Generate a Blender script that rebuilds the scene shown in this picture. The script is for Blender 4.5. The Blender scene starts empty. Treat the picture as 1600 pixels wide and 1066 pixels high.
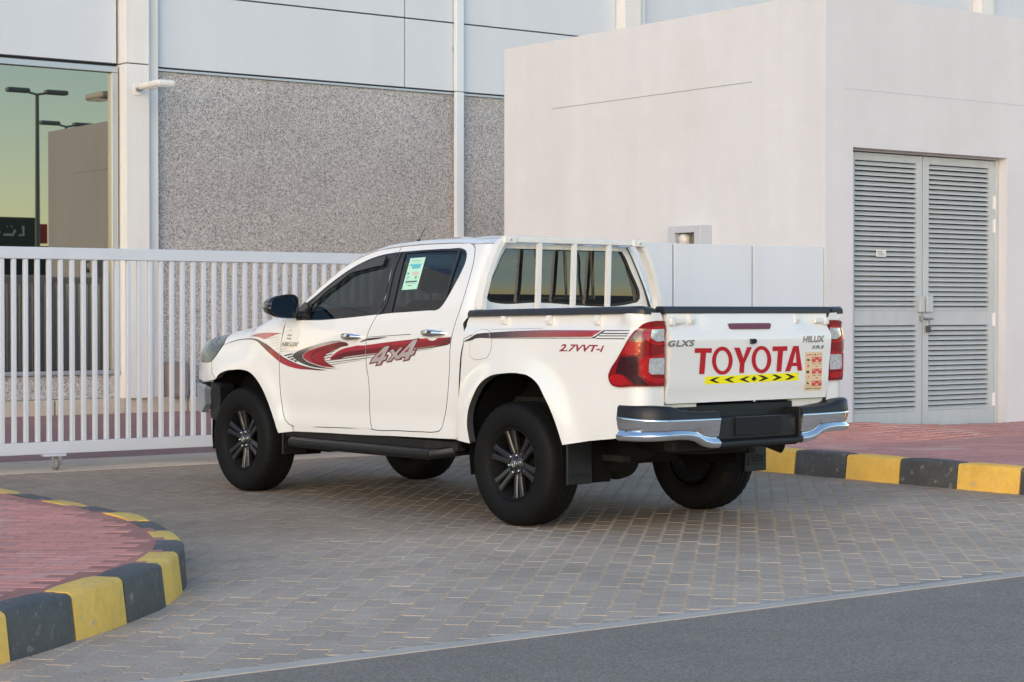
import bpy, bmesh, math, random
import numpy as np
from mathutils import Vector, Matrix
from mathutils.geometry import delaunay_2d_cdt
R=math.radians
scene=bpy.context.scene
COL=scene.collection
random.seed(7); rng=np.random.RandomState(5)

# ------------------------------------------------------------------ camera, sky, sun, exposure
# world axes: x runs along the buildings to the right, y runs from the road towards them, z up
cam_d=bpy.data.cameras.new('camera'); cam=bpy.data.objects.new('camera',cam_d); COL.objects.link(cam)
cam.location=(0,0,1.3255); cam.rotation_euler=(R(90-.8747),0,R(-36.70))
cam_d.sensor_width=36; cam_d.lens=68.80; cam_d.clip_start=.1; cam_d.clip_end=3000
scene.camera=cam
SUN_EL,SUN_AZ=R(13),R(-128)          # azimuth clockwise from +y: the low sun stands to the left
w=bpy.data.worlds.new('World'); scene.world=w; w.use_nodes=True
nt=w.node_tree; bg=nt.nodes['Background']
sky=nt.nodes.new('ShaderNodeTexSky'); sky.sky_type='NISHITA'; sky.sun_disc=False
sky.sun_elevation=SUN_EL; sky.sun_rotation=SUN_AZ; sky.air_density=1.0; sky.dust_density=.3; sky.ozone_density=1.5
nt.links.new(sky.outputs[0],bg.inputs[0]); bg.inputs[1].default_value=.15
sun_d=bpy.data.lights.new('sun','SUN'); sun_d.energy=.8; sun_d.angle=R(45); sun_d.color=(1,.72,.47)
sun=bpy.data.objects.new('sun',sun_d); COL.objects.link(sun)
sv=Vector((math.sin(SUN_AZ)*math.cos(SUN_EL),math.cos(SUN_AZ)*math.cos(SUN_EL),math.sin(SUN_EL)))
sv_=sv; sun.rotation_euler=sv.to_track_quat('Z','Y').to_euler(); sun.location=sv*30
vs=scene.view_settings; scene.display_settings.display_device='sRGB'
vs.view_transform='Standard'; vs.look='None'; vs.gamma=1; vs.use_curve_mapping=False; vs.exposure=1.19
scene.cycles.max_bounces=8; scene.cycles.transparent_max_bounces=12

# ------------------------------------------------------------------ materials
M={}
def mat(name,col,rough=.6,metal=0.,coat=0.,spec=.5,noise=None,bump=None,ior=None,emit=None,rand=None,attr=None,wear=None,streak=None):
    """noise=(scale,amount) value variation; bump=(scale,strength,dist); rand=amount per object;
       wear=(scale,threshold,colour) patches of dust or chips"""
    m=bpy.data.materials.new(name); m.use_nodes=True; n=m.node_tree; N=n.nodes; L=n.links
    b=N['Principled BSDF']; b.inputs['Roughness'].default_value=rough; b.inputs['Metallic'].default_value=metal
    b.inputs['Coat Weight'].default_value=coat; b.inputs['Coat Roughness'].default_value=.03
    b.inputs['Specular IOR Level'].default_value=spec
    if ior: b.inputs['IOR'].default_value=ior
    tc=N.new('ShaderNodeTexCoord'); coord=tc.outputs['Object']
    rgb=N.new('ShaderNodeRGB'); rgb.outputs[0].default_value=(*col,1); c=rgb.outputs[0]
    if attr:
        a=N.new('ShaderNodeAttribute'); a.attribute_name=attr; c=a.outputs['Color']
    def mul(c,fac):
        h=N.new('ShaderNodeMix'); h.data_type='RGBA'; h.blend_type='MULTIPLY'; h.inputs[0].default_value=1
        L.new(c,h.inputs[6]); L.new(fac,h.inputs[7]); return h.outputs[2]
    def rampnode(fac,lo,hi,a=0.,b_=1.):
        r=N.new('ShaderNodeMapRange'); r.inputs[1].default_value=a; r.inputs[2].default_value=b_; r.inputs[3].default_value=lo; r.inputs[4].default_value=hi
        L.new(fac,r.inputs[0]); return r.outputs[0]
    for ns in (noise or []):
        t=N.new('ShaderNodeTexNoise'); t.inputs['Scale'].default_value=ns[0]; t.inputs['Detail'].default_value=ns[2] if len(ns)>2 else 4
        L.new(coord,t.inputs['Vector']); c=mul(c,rampnode(t.outputs['Fac'],1-ns[1],1+ns[1],.3,.7))
    if streak:
        mp=N.new('ShaderNodeMapping'); mp.inputs['Scale'].default_value=streak[0]; L.new(coord,mp.inputs[0])
        t=N.new('ShaderNodeTexNoise'); t.inputs['Scale'].default_value=1; t.inputs['Detail'].default_value=5
        L.new(mp.outputs[0],t.inputs['Vector']); c=mul(c,rampnode(t.outputs['Fac'],1-streak[1],1+streak[1]*.6,.3,.7))
    if rand:
        src=N.new('ShaderNodeObjectInfo').outputs['Random'] if rand[0]=='object' else N.new('ShaderNodeNewGeometry').outputs['Random Per Island']
        wn=N.new('ShaderNodeTexWhiteNoise'); wn.noise_dimensions='1D'; L.new(src,wn.inputs['W'])
        c=mul(c,rampnode(wn.outputs['Value'],1-rand[1],1+rand[1]))
        if len(rand)>2:
            h=N.new('ShaderNodeMix'); h.data_type='RGBA'; L.new(wn.outputs['Color'],h.inputs[7]); L.new(c,h.inputs[6]); h.inputs[7].default_value=(1,1,1,1)
            mm=rampnode(wn.outputs['Value'],0,rand[2],.7,1); L.new(mm,h.inputs[0]); n.links.remove(h.inputs[7].links[0]); h.inputs[7].default_value=(*rand[3],1); c=h.outputs[2]
    for wr in (wear or []):
        t=N.new('ShaderNodeTexNoise'); t.inputs['Scale'].default_value=wr[0]; t.inputs['Detail'].default_value=6; t.inputs['Roughness'].default_value=.62
        L.new(coord,t.inputs['Vector'])
        h=N.new('ShaderNodeMix'); h.data_type='RGBA'; L.new(rampnode(t.outputs['Fac'],0,wr[3],wr[1],wr[1]+.12),h.inputs[0]); L.new(c,h.inputs[6]); h.inputs[7].default_value=(*wr[2],1); c=h.outputs[2]
    L.new(c,b.inputs['Base Color'])
    if bump:
        t=N.new('ShaderNodeTexNoise'); t.inputs['Scale'].default_value=bump[0]; t.inputs['Detail'].default_value=5; L.new(coord,t.inputs['Vector'])
        bp=N.new('ShaderNodeBump'); bp.inputs['Strength'].default_value=bump[1]; bp.inputs['Distance'].default_value=bump[2]
        L.new(t.outputs['Fac'],bp.inputs['Height']); L.new(bp.outputs[0],b.inputs['Normal'])
    if emit: b.inputs['Emission Color'].default_value=(*emit[:3],1); b.inputs['Emission Strength'].default_value=emit[3]
    M[name]=m; return m
def granite(name):
    m=mat(name,(.3,.29,.285),.45); n=m.node_tree; N=n.nodes; L=n.links; b=N['Principled BSDF']; tc=N.new('ShaderNodeTexCoord')
    v=N.new('ShaderNodeTexVoronoi'); v.inputs['Scale'].default_value=88; v.inputs['Randomness'].default_value=1; L.new(tc.outputs['Object'],v.inputs['Vector'])
    wn=N.new('ShaderNodeTexWhiteNoise'); wn.noise_dimensions='3D'; L.new(v.outputs['Color'],wn.inputs['Vector'])
    cr=N.new('ShaderNodeValToRGB'); e=cr.color_ramp; e.interpolation='CONSTANT'
    e.elements[0].position=0; e.elements[0].color=(.16,.155,.155,1); e.elements[1].position=.14; e.elements[1].color=(.32,.305,.30,1)
    for p,c in ((.38,(.40,.375,.365)),(.62,(.46,.445,.44)),(.86,(.60,.585,.57))): q=e.elements.new(p); q.color=(*c,1)
    L.new(wn.outputs['Value'],cr.inputs[0])
    t=N.new('ShaderNodeTexNoise'); t.inputs['Scale'].default_value=.5; t.inputs['Detail'].default_value=5; L.new(tc.outputs['Object'],t.inputs['Vector'])
    r=N.new('ShaderNodeMapRange'); r.inputs[1].default_value=.3; r.inputs[2].default_value=.7; r.inputs[3].default_value=.86; r.inputs[4].default_value=1.12; L.new(t.outputs['Fac'],r.inputs[0])
    h=N.new('ShaderNodeMix'); h.data_type='RGBA'; h.blend_type='MULTIPLY'; h.inputs[0].default_value=1; L.new(cr.outputs[0],h.inputs[6]); L.new(r.outputs[0],h.inputs[7])
    L.new(h.outputs[2],b.inputs['Base Color']); return m
def glass(name,tint,trans,gl=.0,rough=.01,f0=None):
    """tinted pane: dark film that lets a little light through, under a mirror-like surface"""
    m=bpy.data.materials.new(name); m.use_nodes=True; n=m.node_tree; N=n.nodes; L=n.links; N.remove(N['Principled BSDF'])
    tr=N.new('ShaderNodeBsdfTransparent'); tr.inputs[0].default_value=(*[t*trans for t in tint],1)
    g=N.new('ShaderNodeBsdfGlossy'); g.inputs['Roughness'].default_value=rough; g.inputs[0].default_value=(*(f0 or (1,1,1)),1)
    fr=N.new('ShaderNodeFresnel'); fr.inputs[0].default_value=1.52
    a=N.new('ShaderNodeMath'); a.operation='ADD'; a.use_clamp=True; a.inputs[1].default_value=gl; L.new(fr.outputs[0],a.inputs[0])
    mx=N.new('ShaderNodeMixShader'); L.new(a.outputs[0],mx.inputs[0]); L.new(tr.outputs[0],mx.inputs[1]); L.new(g.outputs[0],mx.inputs[2])
    L.new(mx.outputs[0],N['Material Output'].inputs[0]); M[name]=m; return m
def shade_and_wear(m):
    # shade around the truck and gate painted into the drive's colour, with some wear
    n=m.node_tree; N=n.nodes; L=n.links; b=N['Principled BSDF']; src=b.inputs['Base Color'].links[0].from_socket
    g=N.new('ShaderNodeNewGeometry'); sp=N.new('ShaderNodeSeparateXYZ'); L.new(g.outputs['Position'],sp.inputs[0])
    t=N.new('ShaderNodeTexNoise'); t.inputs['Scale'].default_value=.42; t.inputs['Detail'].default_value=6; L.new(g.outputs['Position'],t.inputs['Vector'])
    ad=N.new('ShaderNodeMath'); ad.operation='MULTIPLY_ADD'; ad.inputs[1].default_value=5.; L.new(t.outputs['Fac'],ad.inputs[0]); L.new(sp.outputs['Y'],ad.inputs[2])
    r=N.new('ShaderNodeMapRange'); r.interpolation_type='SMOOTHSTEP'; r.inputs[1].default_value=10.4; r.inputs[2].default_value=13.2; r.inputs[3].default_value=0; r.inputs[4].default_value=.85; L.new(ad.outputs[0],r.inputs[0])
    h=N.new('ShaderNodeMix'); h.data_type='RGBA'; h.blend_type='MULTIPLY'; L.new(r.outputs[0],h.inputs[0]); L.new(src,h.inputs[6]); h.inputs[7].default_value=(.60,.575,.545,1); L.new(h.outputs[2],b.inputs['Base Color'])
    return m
mat('white_paint',(.80,.795,.78),.28,coat=1.,noise=[(2.,.012)])
mat('white_part',(.76,.75,.72),.4,coat=.3)
mat('rack_paint',(.79,.78,.75),.38,coat=.3,noise=[(8,.04)],wear=[(14,.66,(.36,.26,.17),.5)])
mat('black_plastic',(.0062,.0065,.0075),.48,noise=[(6,.2)],wear=[(9,.64,(.05,.05,.05),.45)])
mat('black_trim',(.013,.012,.013),.34,coat=.25)
mat('black_gloss',(.010,.010,.012),.12,coat=.6)
mat('rail_rubber',(.022,.024,.030),.40,noise=[(5,.1)],bump=(90,.2,.002))
mat('rubber',(.0032,.0031,.0031),.7,spec=.25,noise=[(7,.2)],wear=[(5,.62,(.009,.0085,.008),.4)])
mat('alloy',(.013,.0135,.015),.36,coat=.3)
mat('alloy_barrel',(.006,.006,.0065),.8,spec=.2)
mat('steel',(.45,.45,.46),.3,metal=1)
mat('chrome',(.80,.81,.83),.045,metal=1)
mat('dull_chrome',(.52,.52,.53),.25,metal=.9)
mat('guard_silver',(.40,.45,.51),.25,metal=.7)
mat('underbody',(.006,.0055,.005),.8,noise=[(6,.3)],wear=[(4,.58,(.02,.014,.010),.7)])
mat('rust_pipe',(.022,.015,.011),.6,metal=.4,noise=[(20,.3)])
mat('interior',(.006,.006,.0065),.9,spec=.1)
mat('seat_cloth',(.028,.028,.03),.9)
mat('red_lens',(.22,.003,.006),.14,coat=.5)
mat('red_lens_bright',(.40,.005,.008),.14,coat=.5)
mat('red_lens_dark',(.035,.004,.008),.14,coat=.5)
mat('clear_lens',(.72,.72,.74),.10,metal=.5,coat=1,noise=[(45,.22,2)])
mat('amber',(.75,.22,.06),.2,coat=1)
mat('lamp_glass',(.12,.135,.14),.08,metal=.6,coat=1,noise=[(14,.45,2)])
mat('hood_grey',(.50,.52,.57),.6)
mat('brake_lens',(.15,.020,.028),.2,coat=.6)
mat('print',(1,1,1),.35,coat=.6,attr='tint')
mat('print_matt',(1,1,1),.55,attr='tint')
mat('mirror_face',(.12,.16,.19),.02,metal=1)
glass('glass_side',(.75,.95,.95),.11)
glass('glass_rear',(.85,.95,1.),.07,gl=.07)
glass('glass_wind',(.85,.95,.92),.62)
glass('glass_showroom',(.7,.9,.8),.05,gl=.25,f0=(1.,.95,.78))
mat('wall_paint',(.667,.660,.675),.85,noise=[(.9,.02),(5,.015)],streak=((3.5,3.5,.25),.035),bump=(180,.12,.003),wear=[(.55,.54,(.60,.59,.58),.35)])
mat('cladding',(.60,.635,.685),.38,coat=.15,noise=[(.7,.02)],streak=((2.5,2.5,.15),.03))
mat('pilaster_white',(.74,.73,.71),.5,noise=[(1.2,.03)],streak=((8,8,.5),.05))
mat('panel_grey',(.68,.72,.76),.5,noise=[(1.,.02)],streak=((4,4,.3),.03))
mat('gate_paint',(.60,.63,.685),.42,noise=[(3,.03)],wear=[(26,.70,(.34,.30,.27),.4)])
mat('door_paint',(.49,.525,.54),.45,noise=[(2,.04)],streak=((9,9,.8),.06),wear=[(18,.70,(.32,.30,.27),.35)])
mat('alum',(.50,.51,.53),.35,metal=.7)
mat('seam',(.045,.047,.05),.7)
mat('dark_void',(.01,.01,.01),.9)
mat('concrete',(.52,.45,.38),.85,noise=[(3,.08),(40,.06)],bump=(120,.2,.004))
mat('track_concrete',(.60,.475,.36),.9,noise=[(1.5,.12),(22,.08)],bump=(80,.3,.006),wear=[(2.5,.55,(.42,.33,.26),.6)])
mat('plinth_stone',(.47,.42,.36),.85,noise=[(2.5,.12),(30,.05)],bump=(60,.25,.006))
mat('asphalt',(.30,.255,.21),.9,noise=[(.5,.06),(3,.05),(95,.34,3),(300,.3,2)],bump=(160,1.,.012),wear=[(130,.66,(.62,.58,.52),.9)])
mat('sand',(.36,.30,.23),.95,noise=[(1.2,.1),(60,.15)])
shade_and_wear(mat('joint_sand',(.42,.375,.32),.95,noise=[(.9,.30),(25,.22)]))
mat('red_joint',(.44,.19,.15),.95,noise=[(3,.2)])
PV=dict(rough=.85,noise=[(.30,.16),(1.7,.08),(60,.14)],bump=(140,.35,.004),wear=[(1.1,.57,(.56,.48,.38),.5),(3.2,.66,(.30,.265,.23),.4)])
def world_coords(m):
    n=m.node_tree
    tc=[x for x in n.nodes if x.type=='TEX_COORD'][0]; g=n.nodes.new('ShaderNodeNewGeometry')
    for l in list(n.links):
        if l.from_node==tc: n.links.new(g.outputs['Position'],l.to_socket)
    return m
shade_and_wear(world_coords(mat('paver',(.455,.362,.28),rand=('object',.075),**PV))); shade_and_wear(world_coords(mat('paver_field',(.455,.362,.28),rand=('island',.075),**PV)))
RB=dict(rough=.85,noise=[(1.3,.10),(50,.10)],bump=(120,.4,.004),wear=[(2.0,.56,(.66,.48,.42),.5)])
world_coords(mat('red_brick',(.66,.27,.21),rand=('object',.10),**RB)); world_coords(mat('red_field',(.56,.26,.215),rand=('island',.12),**RB))
mat('forecourt',(.30,.165,.155),.9,noise=[(.6,.12),(14,.12)],bump=(60,.3,.006))
KB=dict(bump=(70,.35,.006))
mat('kerb_yellow',(.86,.52,.095),.62,noise=[(4,.08),(30,.05)],wear=[(5,.55,(.70,.40,.06),.6),(14,.595,(.50,.42,.30),.8),(40,.62,(.78,.72,.58),.6)],**KB)
mat('kerb_black',(.074,.072,.070),.58,noise=[(5,.15),(30,.1)],wear=[(4,.56,(.12,.118,.115),.7),(15,.60,(.30,.28,.26),.7),(40,.63,(.5,.48,.45),.5)],**KB)
mat('dark_cladding',(.040,.048,.052),.6)
mat('sign_board',(.022,.036,.034),.4)
mat('sign_white',(.75,.75,.72),.5)
mat('sign_red',(.5,.03,.03),.5)
mat('lamp_grey',(.20,.21,.21),.5)
mat('cream_lamp',(.66,.63,.56),.4)
mat('brass',(.13,.11,.08),.4,metal=.8)
mat('cabinet',(.24,.21,.19),.6,noise=[(3,.1)])
mat('paper',(.8,.78,.72),.8)

# ------------------------------------------------------------------ helpers
def link(name,me,m=None,parent=None):
    o=bpy.data.objects.new(name,me); COL.objects.link(o)
    if m: 
        me.materials.clear(); me.materials.append(M[m] if isinstance(m,str) else m)
    if parent: o.parent=parent
    return o
def thing(name,label,cat,loc=(0,0,0),rz=0,group=None):
    o=bpy.data.objects.new(name,None); COL.objects.link(o); o.location=loc; o.rotation_euler=(0,0,rz); o.empty_display_size=.2
    tag(o,label,cat,group); return o
def tag(o,label,cat,group=None):
    o['label']=label; o['category']=cat
    if group: o['group']=group
    return o
def struct(o): o['kind']='structure'; return o
class MB:
    """collects shapes for ONE mesh"""
    def __init__(s): s.v=[]; s.f=[]; s.smooth=[]
    def add(s,vs,fs,sm=False):
        k=len(s.v); s.v+= [tuple(map(float,v)) for v in vs]; s.f+=[tuple(i+k for i in f) for f in fs]; s.smooth+=[sm]*len(fs); return s
    def box(s,x0,x1,y0,y1,z0,z1,b=0.):
        if b<=0:
            return s.add([(x0,y0,z0),(x1,y0,z0),(x1,y1,z0),(x0,y1,z0),(x0,y0,z1),(x1,y0,z1),(x1,y1,z1),(x0,y1,z1)],
                [(0,3,2,1),(4,5,6,7),(0,1,5,4),(1,2,6,5),(2,3,7,6),(3,0,4,7)])
        bm=bmesh.new(); bmesh.ops.create_cube(bm,size=1)
        for v in bm.verts: v.co=Vector(((x0+x1)/2+v.co.x*(x1-x0),(y0+y1)/2+v.co.y*(y1-y0),(z0+z1)/2+v.co.z*(z1-z0)))
        bmesh.ops.bevel(bm,geom=bm.edges[:],offset=b,segments=2,affect='EDGES',profile=.5)
        s.frombm(bm); bm.free(); return s
    def frombm(s,bm,sm=False):
        bm.verts.index_update(); return s.add([v.co[:] for v in bm.verts],[[v.index for v in f.verts] for f in bm.faces],sm)
    def tube(s,pts,r,n=10,cap=True,sm=True):
        pts=[Vector(p) for p in pts]; rs=r if isinstance(r,(list,tuple)) else [r]*len(pts); vs=[]; fs=[]
        up=Vector((0,0,1))
        for i,p in enumerate(pts):
            t=((pts[min(i+1,len(pts)-1)]-pts[max(i-1,0)])).normalized()
            a=t.cross(up); a=a.normalized() if a.length>.05 else Vector((1,0,0)); c=t.cross(a).normalized()
            for k in range(n):
                th=2*math.pi*k/n; vs.append(p+a*math.cos(th)*rs[i]+c*math.sin(th)*rs[i])
        for i in range(len(pts)-1):
            for k in range(n): fs.append((i*n+k,i*n+(k+1)%n,(i+1)*n+(k+1)%n,(i+1)*n+k))
        s.add(vs,fs,sm)
        if cap: s.add(vs[:n],[tuple(range(n))]); s.add(vs[-n:],[tuple(range(n))])
        return s
    def lathe(s,prof,n=48,axis='y',c=(0,0,0),sm=True,mod=None):
        vs=[];fs=[];m=len(prof)
        for k in range(n):
            th=2*math.pi*k/n; ct,st=math.cos(th),math.sin(th)
            for j,(r,h) in enumerate(prof):
                if mod: r+=mod(k,j)
                vs.append((c[0]+r*ct,c[1]+h,c[2]+r*st) if axis=='y' else (c[0]+r*ct,c[1]+r*st,c[2]+h) if axis=='z' else (c[0]+h,c[1]+r*ct,c[2]+r*st))
        for k in range(n):
            for j in range(m-1): a=k*m+j; b2=((k+1)%n)*m+j; fs.append((a,b2,b2+1,a+1))
        return s.add(vs,fs,sm)
    def prism(s,poly,z0,z1,sm=False):
        n=len(poly); vs=[(x,y,z0) for x,y in poly]+[(x,y,z1) for x,y in poly]
        return s.add(vs,[tuple(range(n-1,-1,-1)),tuple(range(n,2*n))]+[(i,(i+1)%n,n+(i+1)%n,n+i) for i in range(n)],sm)
    def build(s,name,m,parent=None,auto=None):
        me=bpy.data.meshes.new(name); me.from_pydata(s.v,[],s.f); me.polygons.foreach_set('use_smooth',s.smooth); me.update()
        if auto: me.set_sharp_from_angle(angle=R(auto))
        return link(name,me,m,parent)
def boxo(name,m,parent,x0,x1,y0,y1,z0,z1,b=0.): return MB().box(x0,x1,y0,y1,z0,z1,b).build(name,m,parent)
def copy(o,parent=None,**k):
    c=o.copy(); COL.objects.link(c)
    if parent is not None: c.parent=parent
    for a,v in k.items(): setattr(c,a,v)
    return c
# ------------------------------------------------------------------ ground, road
struct(boxo('ground','sand',None,-400,400,-400,400,-.5,-.06))
struct(boxo('asphalt_road','asphalt',None,-150,150,-9,6.32,-.055,-.004))
struct(boxo('road_edging','concrete',None,-150,150,6.32,6.42,-.058,.0005,.001))
struct(boxo('gate_track','track_concrete',None,1.,13.4,15.16,16.35,-.06,.004,.003))
mb=MB(); mb.add([(-6,16.35,.002),(13.4,16.35,.002),(13.4,22,.088),(-6,22,.088)],[(0,1,2,3)],True); struct(mb.build('forecourt','forecourt'))

def spline(pts,n=24):
    P=[np.array(p,float) for p in pts]; P=[2*P[0]-P[1]]+P+[2*P[-1]-P[-2]]; out=[]
    for i in range(1,len(P)-2):
        for t in np.linspace(0,1,n,endpoint=False):
            a,b,c,d=P[i-1:i+3]
            out.append(.5*(2*b+(c-a)*t+(2*a-5*b+4*c-d)*t*t+(3*b-a-3*c+d)*t**3))
    out.append(P[-2]); return np.array(out)
def arclen(P): return np.concatenate([[0],np.cumsum(np.linalg.norm(np.diff(P,axis=0),axis=1))])
def at(P,S,s):
    p=np.array([np.interp(s,S,P[:,0]),np.interp(s,S,P[:,1])]); e=.02
    q=np.array([np.interp(s+e,S,P[:,0])-np.interp(s-e,S,P[:,0]),np.interp(s+e,S,P[:,1])-np.interp(s-e,S,P[:,1])]); q/=np.linalg.norm(q)
    return p,q
def inpoly(pts,poly):
    pts=np.asarray(pts,float); poly=np.asarray(poly,float); x,y=pts[:,0],pts[:,1]; c=np.zeros(len(pts),bool); j=len(poly)-1
    for i in range(len(poly)):
        xi,yi=poly[i]; xj,yj=poly[j]
        k=((yi>y)!=(yj>y)); 
        if yi!=yj: c^= k&(x<(xj-xi)*(y-yi)/(yj-yi)+xi)
        j=i
    return c
CP=np.array([0,0]); VD=np.array([math.sin(R(36.7)),math.cos(R(36.7))]); VR=np.array([VD[1],-VD[0]])
def inview(p,z=0.,m=0.):
    d=p@VD; l=p@VR
    if d<1: return False
    return abs(l/d*3058)<800+m and (1.3255-z)/d*3058<580+m
KP=[(0,-.07),(.0,.0),(.013,.176),(.018,.188),(.034,.198),(.15,.20),(.15,-.07)]
def kerb(path,seg,phase,smin,smax,parent,side,first):
    P=spline(path); S=arclen(P); k=0; s=phase-20*seg; s+=math.ceil((smin-s)/seg)*seg; k=int(round((s-phase)/seg))
    while s<smax:
        j=rng.uniform(-.012,.012); a,b=s+.004,s+seg-.004; n=4; mb=MB(); vs=[]; fs=[]
        dz=rng.uniform(-.004,.004); dn=rng.uniform(-.004,.004); m=len(KP)
        for i in range(n+1):
            e=.010 if i in (0,n) else 0.
            p,t=at(P,S,a+(b-a)*i/n); nr=np.array([t[1],-t[0]])*side
            for q,(d,z) in enumerate(KP):
                dd=d+dn+(e if q in(2,3,4) else e*.3 if q<2 else 0); v=p+nr*dd; vs.append((v[0],v[1],z+dz-(e*.7 if q>=2 and q<6 else 0)))
        for i in range(n):
            for q in range(m-1): fs.append((i*m+q,i*m+q+1,(i+1)*m+q+1,(i+1)*m+q))
        mb.add(vs,fs,True); mb.add(vs[:m],[tuple(range(m))]); mb.add(vs[-m:],[tuple(range(m))])
        yel=(k%2==0)==first
        o=mb.build('kerb_stone','kerb_yellow' if yel else 'kerb_black',parent,auto=40)
        o['label']='yellow painted kerb stone' if yel else 'black painted kerb stone'
        s+=seg; k+=1
    return P,S
# left island
LK=[(4.86,15.12),(4.86,13.5),(4.86,12),(4.86,11),(4.86,10.35),(4.80,9.75),(4.66,9.2),(4.46,8.66),(4.24,8.28),(3.97,7.93),(3.65,7.63),(3.29,7.33),(2.9,7.06),(2.4,6.82),(1.7,6.66),(.8,6.60),(-1.5,6.60),(-4,6.6)]
LP=spline(LK); LS=arclen(LP)
def offset_path(P,d):
    t=np.gradient(P,axis=0); t/=np.linalg.norm(t,axis=1)[:,None]; return P+np.stack([t[:,1],-t[:,0]],1)*d
inner=offset_path(LP,.10); 
pm=MB(); poly=[tuple(p) for p in inner]+[(-4,15.12)]
vsl=[(x,y,.1942) for x,y in poly]; pm.add(vsl,[tuple(range(len(vsl)))])
island=struct(pm.build('traffic_island','red_joint'))
i0=int(np.argmin(np.linalg.norm(LP-np.array([3.65,7.63]),axis=1)))
kerb(LK,.475,LS[i0],.3,LS[-1]-.4,island,1,True)
# red bricks
def brick_mesh(L,Wd,h,ch,name):
    mb=MB(); a,b=L/2,Wd/2
    o=[(-a,-b),(a,-b),(a,b),(-a,b)]; i_=[(-a+ch,-b+ch),(a-ch,-b+ch),(a-ch,b-ch),(-a+ch,b-ch)]
    vs=[(x,y,-h) for x,y in o]+[(x,y,-ch) for x,y in o]+[(x,y,0) for x,y in i_]
    mb.add(vs,[(q,(q+1)%4,4+(q+1)%4,4+q) for q in range(4)]+[(4+q,4+(q+1)%4,8+(q+1)%4,8+q) for q in range(4)]+[(8,9,10,11)]); return mb
def lay(region_fn,zf,dirang,L,Wd,bounds,parent,unit,name,m_obj,m_field,limit,jz=.0005):
    d=np.array([math.sin(R(dirang)),math.cos(R(dirang))]); e=np.array([d[1],-d[0]])
    xs0,xs1,ys0,ys1=bounds; c=np.array([(xs0+xs1)/2,(ys0+ys1)/2]); rad=math.hypot(xs1-xs0,ys1-ys0)/2+.3
    nu=int(rad/L)+1; nv=int(rad/Wd)+1; cells=[]
    for v in range(-nv,nv+1):
        for u in range(-nu,nu+1):
            p=c+d*(L*(u+(.5 if v%2 else 0)))+e*(Wd*v)
            if xs0<=p[0]<=xs1 and ys0<=p[1]<=ys1: cells.append(p)
    cells=np.array(cells); cells=cells[region_fn(cells)]
    vis=np.array([inview(p,0,-12) for p in cells]); dist=np.linalg.norm(cells,axis=1)
    order=np.argsort(np.where(vis,dist,1e6+dist)); near=order[:limit] if limit else order[:0]; near=[i for i in near if vis[i]]
    ns=set(near); unit_v=np.array(unit.v); uf=unit.f
    base_me=None
    for i in near:
        p=cells[i]
        if base_me is None: base_me=bpy.data.meshes.new(name); base_me.from_pydata(unit.v,[],uf); base_me.update(); base_me.materials.append(M[m_obj])
        o=bpy.data.objects.new(name,base_me); COL.objects.link(o); o.parent=parent
        o.location=(p[0],p[1],zf(p)+rng.uniform(-jz,jz)); o.rotation_euler=(rng.normal(0,2.6*jz),rng.normal(0,2.6*jz),-R(dirang)+rng.normal(0,.006)+math.pi/2)
    rest=[i for i in range(len(cells)) if i not in ns]
    if rest:
        V=[];F=[];k=0
        for i in rest:
            p=cells[i]; th=-R(dirang)+math.pi/2+rng.normal(0,.006); ct,st=math.cos(th),math.sin(th)
            tx,ty=rng.normal(0,2.6*jz,2); x,y,z=unit_v.T
            V.append(np.stack([p[0]+ct*x-st*y,p[1]+st*x+ct*y,zf(p)+z+rng.uniform(-jz,jz)+tx*x+ty*y],1))
            F+= [tuple(j+k for j in f) for f in uf]; k+=len(unit_v)
        mb=MB(); mb.v=[tuple(q) for q in np.concatenate(V)]; mb.f=F; mb.smooth=[False]*len(F)
        o=mb.build(name+'_field',m_field,parent); o['kind']='stuff'
ipoly=[tuple(p) for p in offset_path(LP,.21)]+[(-4,15.12)]
ip2=[tuple(p) for p in offset_path(LP,.16)]+[(-4,15.12)]
def allin(c):
    d=np.array([math.sin(R(131)),math.cos(R(131))]); n_=np.array([d[1],-d[0]]); k=np.ones(len(c),bool)
    for a in (-.098,.098):
        for b_ in (-.048,.048): k&=inpoly(c+d*a+n_*b_,ip2)
    return k
lay(allin,lambda p:.196,131,.2,.1,(-1.5,4.9,6.6,15.),island,brick_mesh(.1982,.0982,.02,.0022,'b'),'brick','red_brick','red_field',300)
# driveway of dentated pavers
dpoly=[(11.42,6.44),(11.42,15.14),(4.80,15.14)]+[tuple(p) for p in offset_path(LP,.05)[::8]]+[(-4,6.44)]
mb=MB(); mb.add([(x,y,-.0028) for x,y in dpoly],[tuple(range(len(dpoly)))])
drive=struct(mb.build('paved_driveway','joint_sand'))
def dent(L,Wd,A,g,ch):
    T=[]; n=8
    for i in range(n+1): T.append((-L/2+L*i/n,(A if i%2 else -A)))
    up=[(x*(L-2*g)/L,y+Wd/2-g) for x,y in T]; lo=[(x*(L-2*g)/L,y-Wd/2+g) for x,y in T]
    o=lo+up[::-1]; i_=[(x*(1-2*ch/L),y*1.0+(ch if y<0 else -ch)) for x,y in lo]+[(x*(1-2*ch/L),y-ch) for x,y in up[::-1]]
    n=len(o); mb=MB(); vs=[(x,y,-.012) for x,y in o]+[(x,y,0) for x,y in i_]
    # top is cut into quads so that it stays planar under the teeth
    m=len(lo); fs=[(q,(q+1)%n,n+(q+1)%n,n+q) for q in range(n)]+[(n+q,n+q+1,n+n-2-q,n+n-1-q) for q in range(m-1)]
    mb.add(vs,fs); return mb
lay(lambda c: inpoly(c,dpoly),lambda p:0.,43.6,.2225,.1115,(-.5,11.5,6.44,15.15),drive,dent(.2225,.1115,.0105,.0030,.0028),'paver','paver','paver_field',300,.0011)
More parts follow.
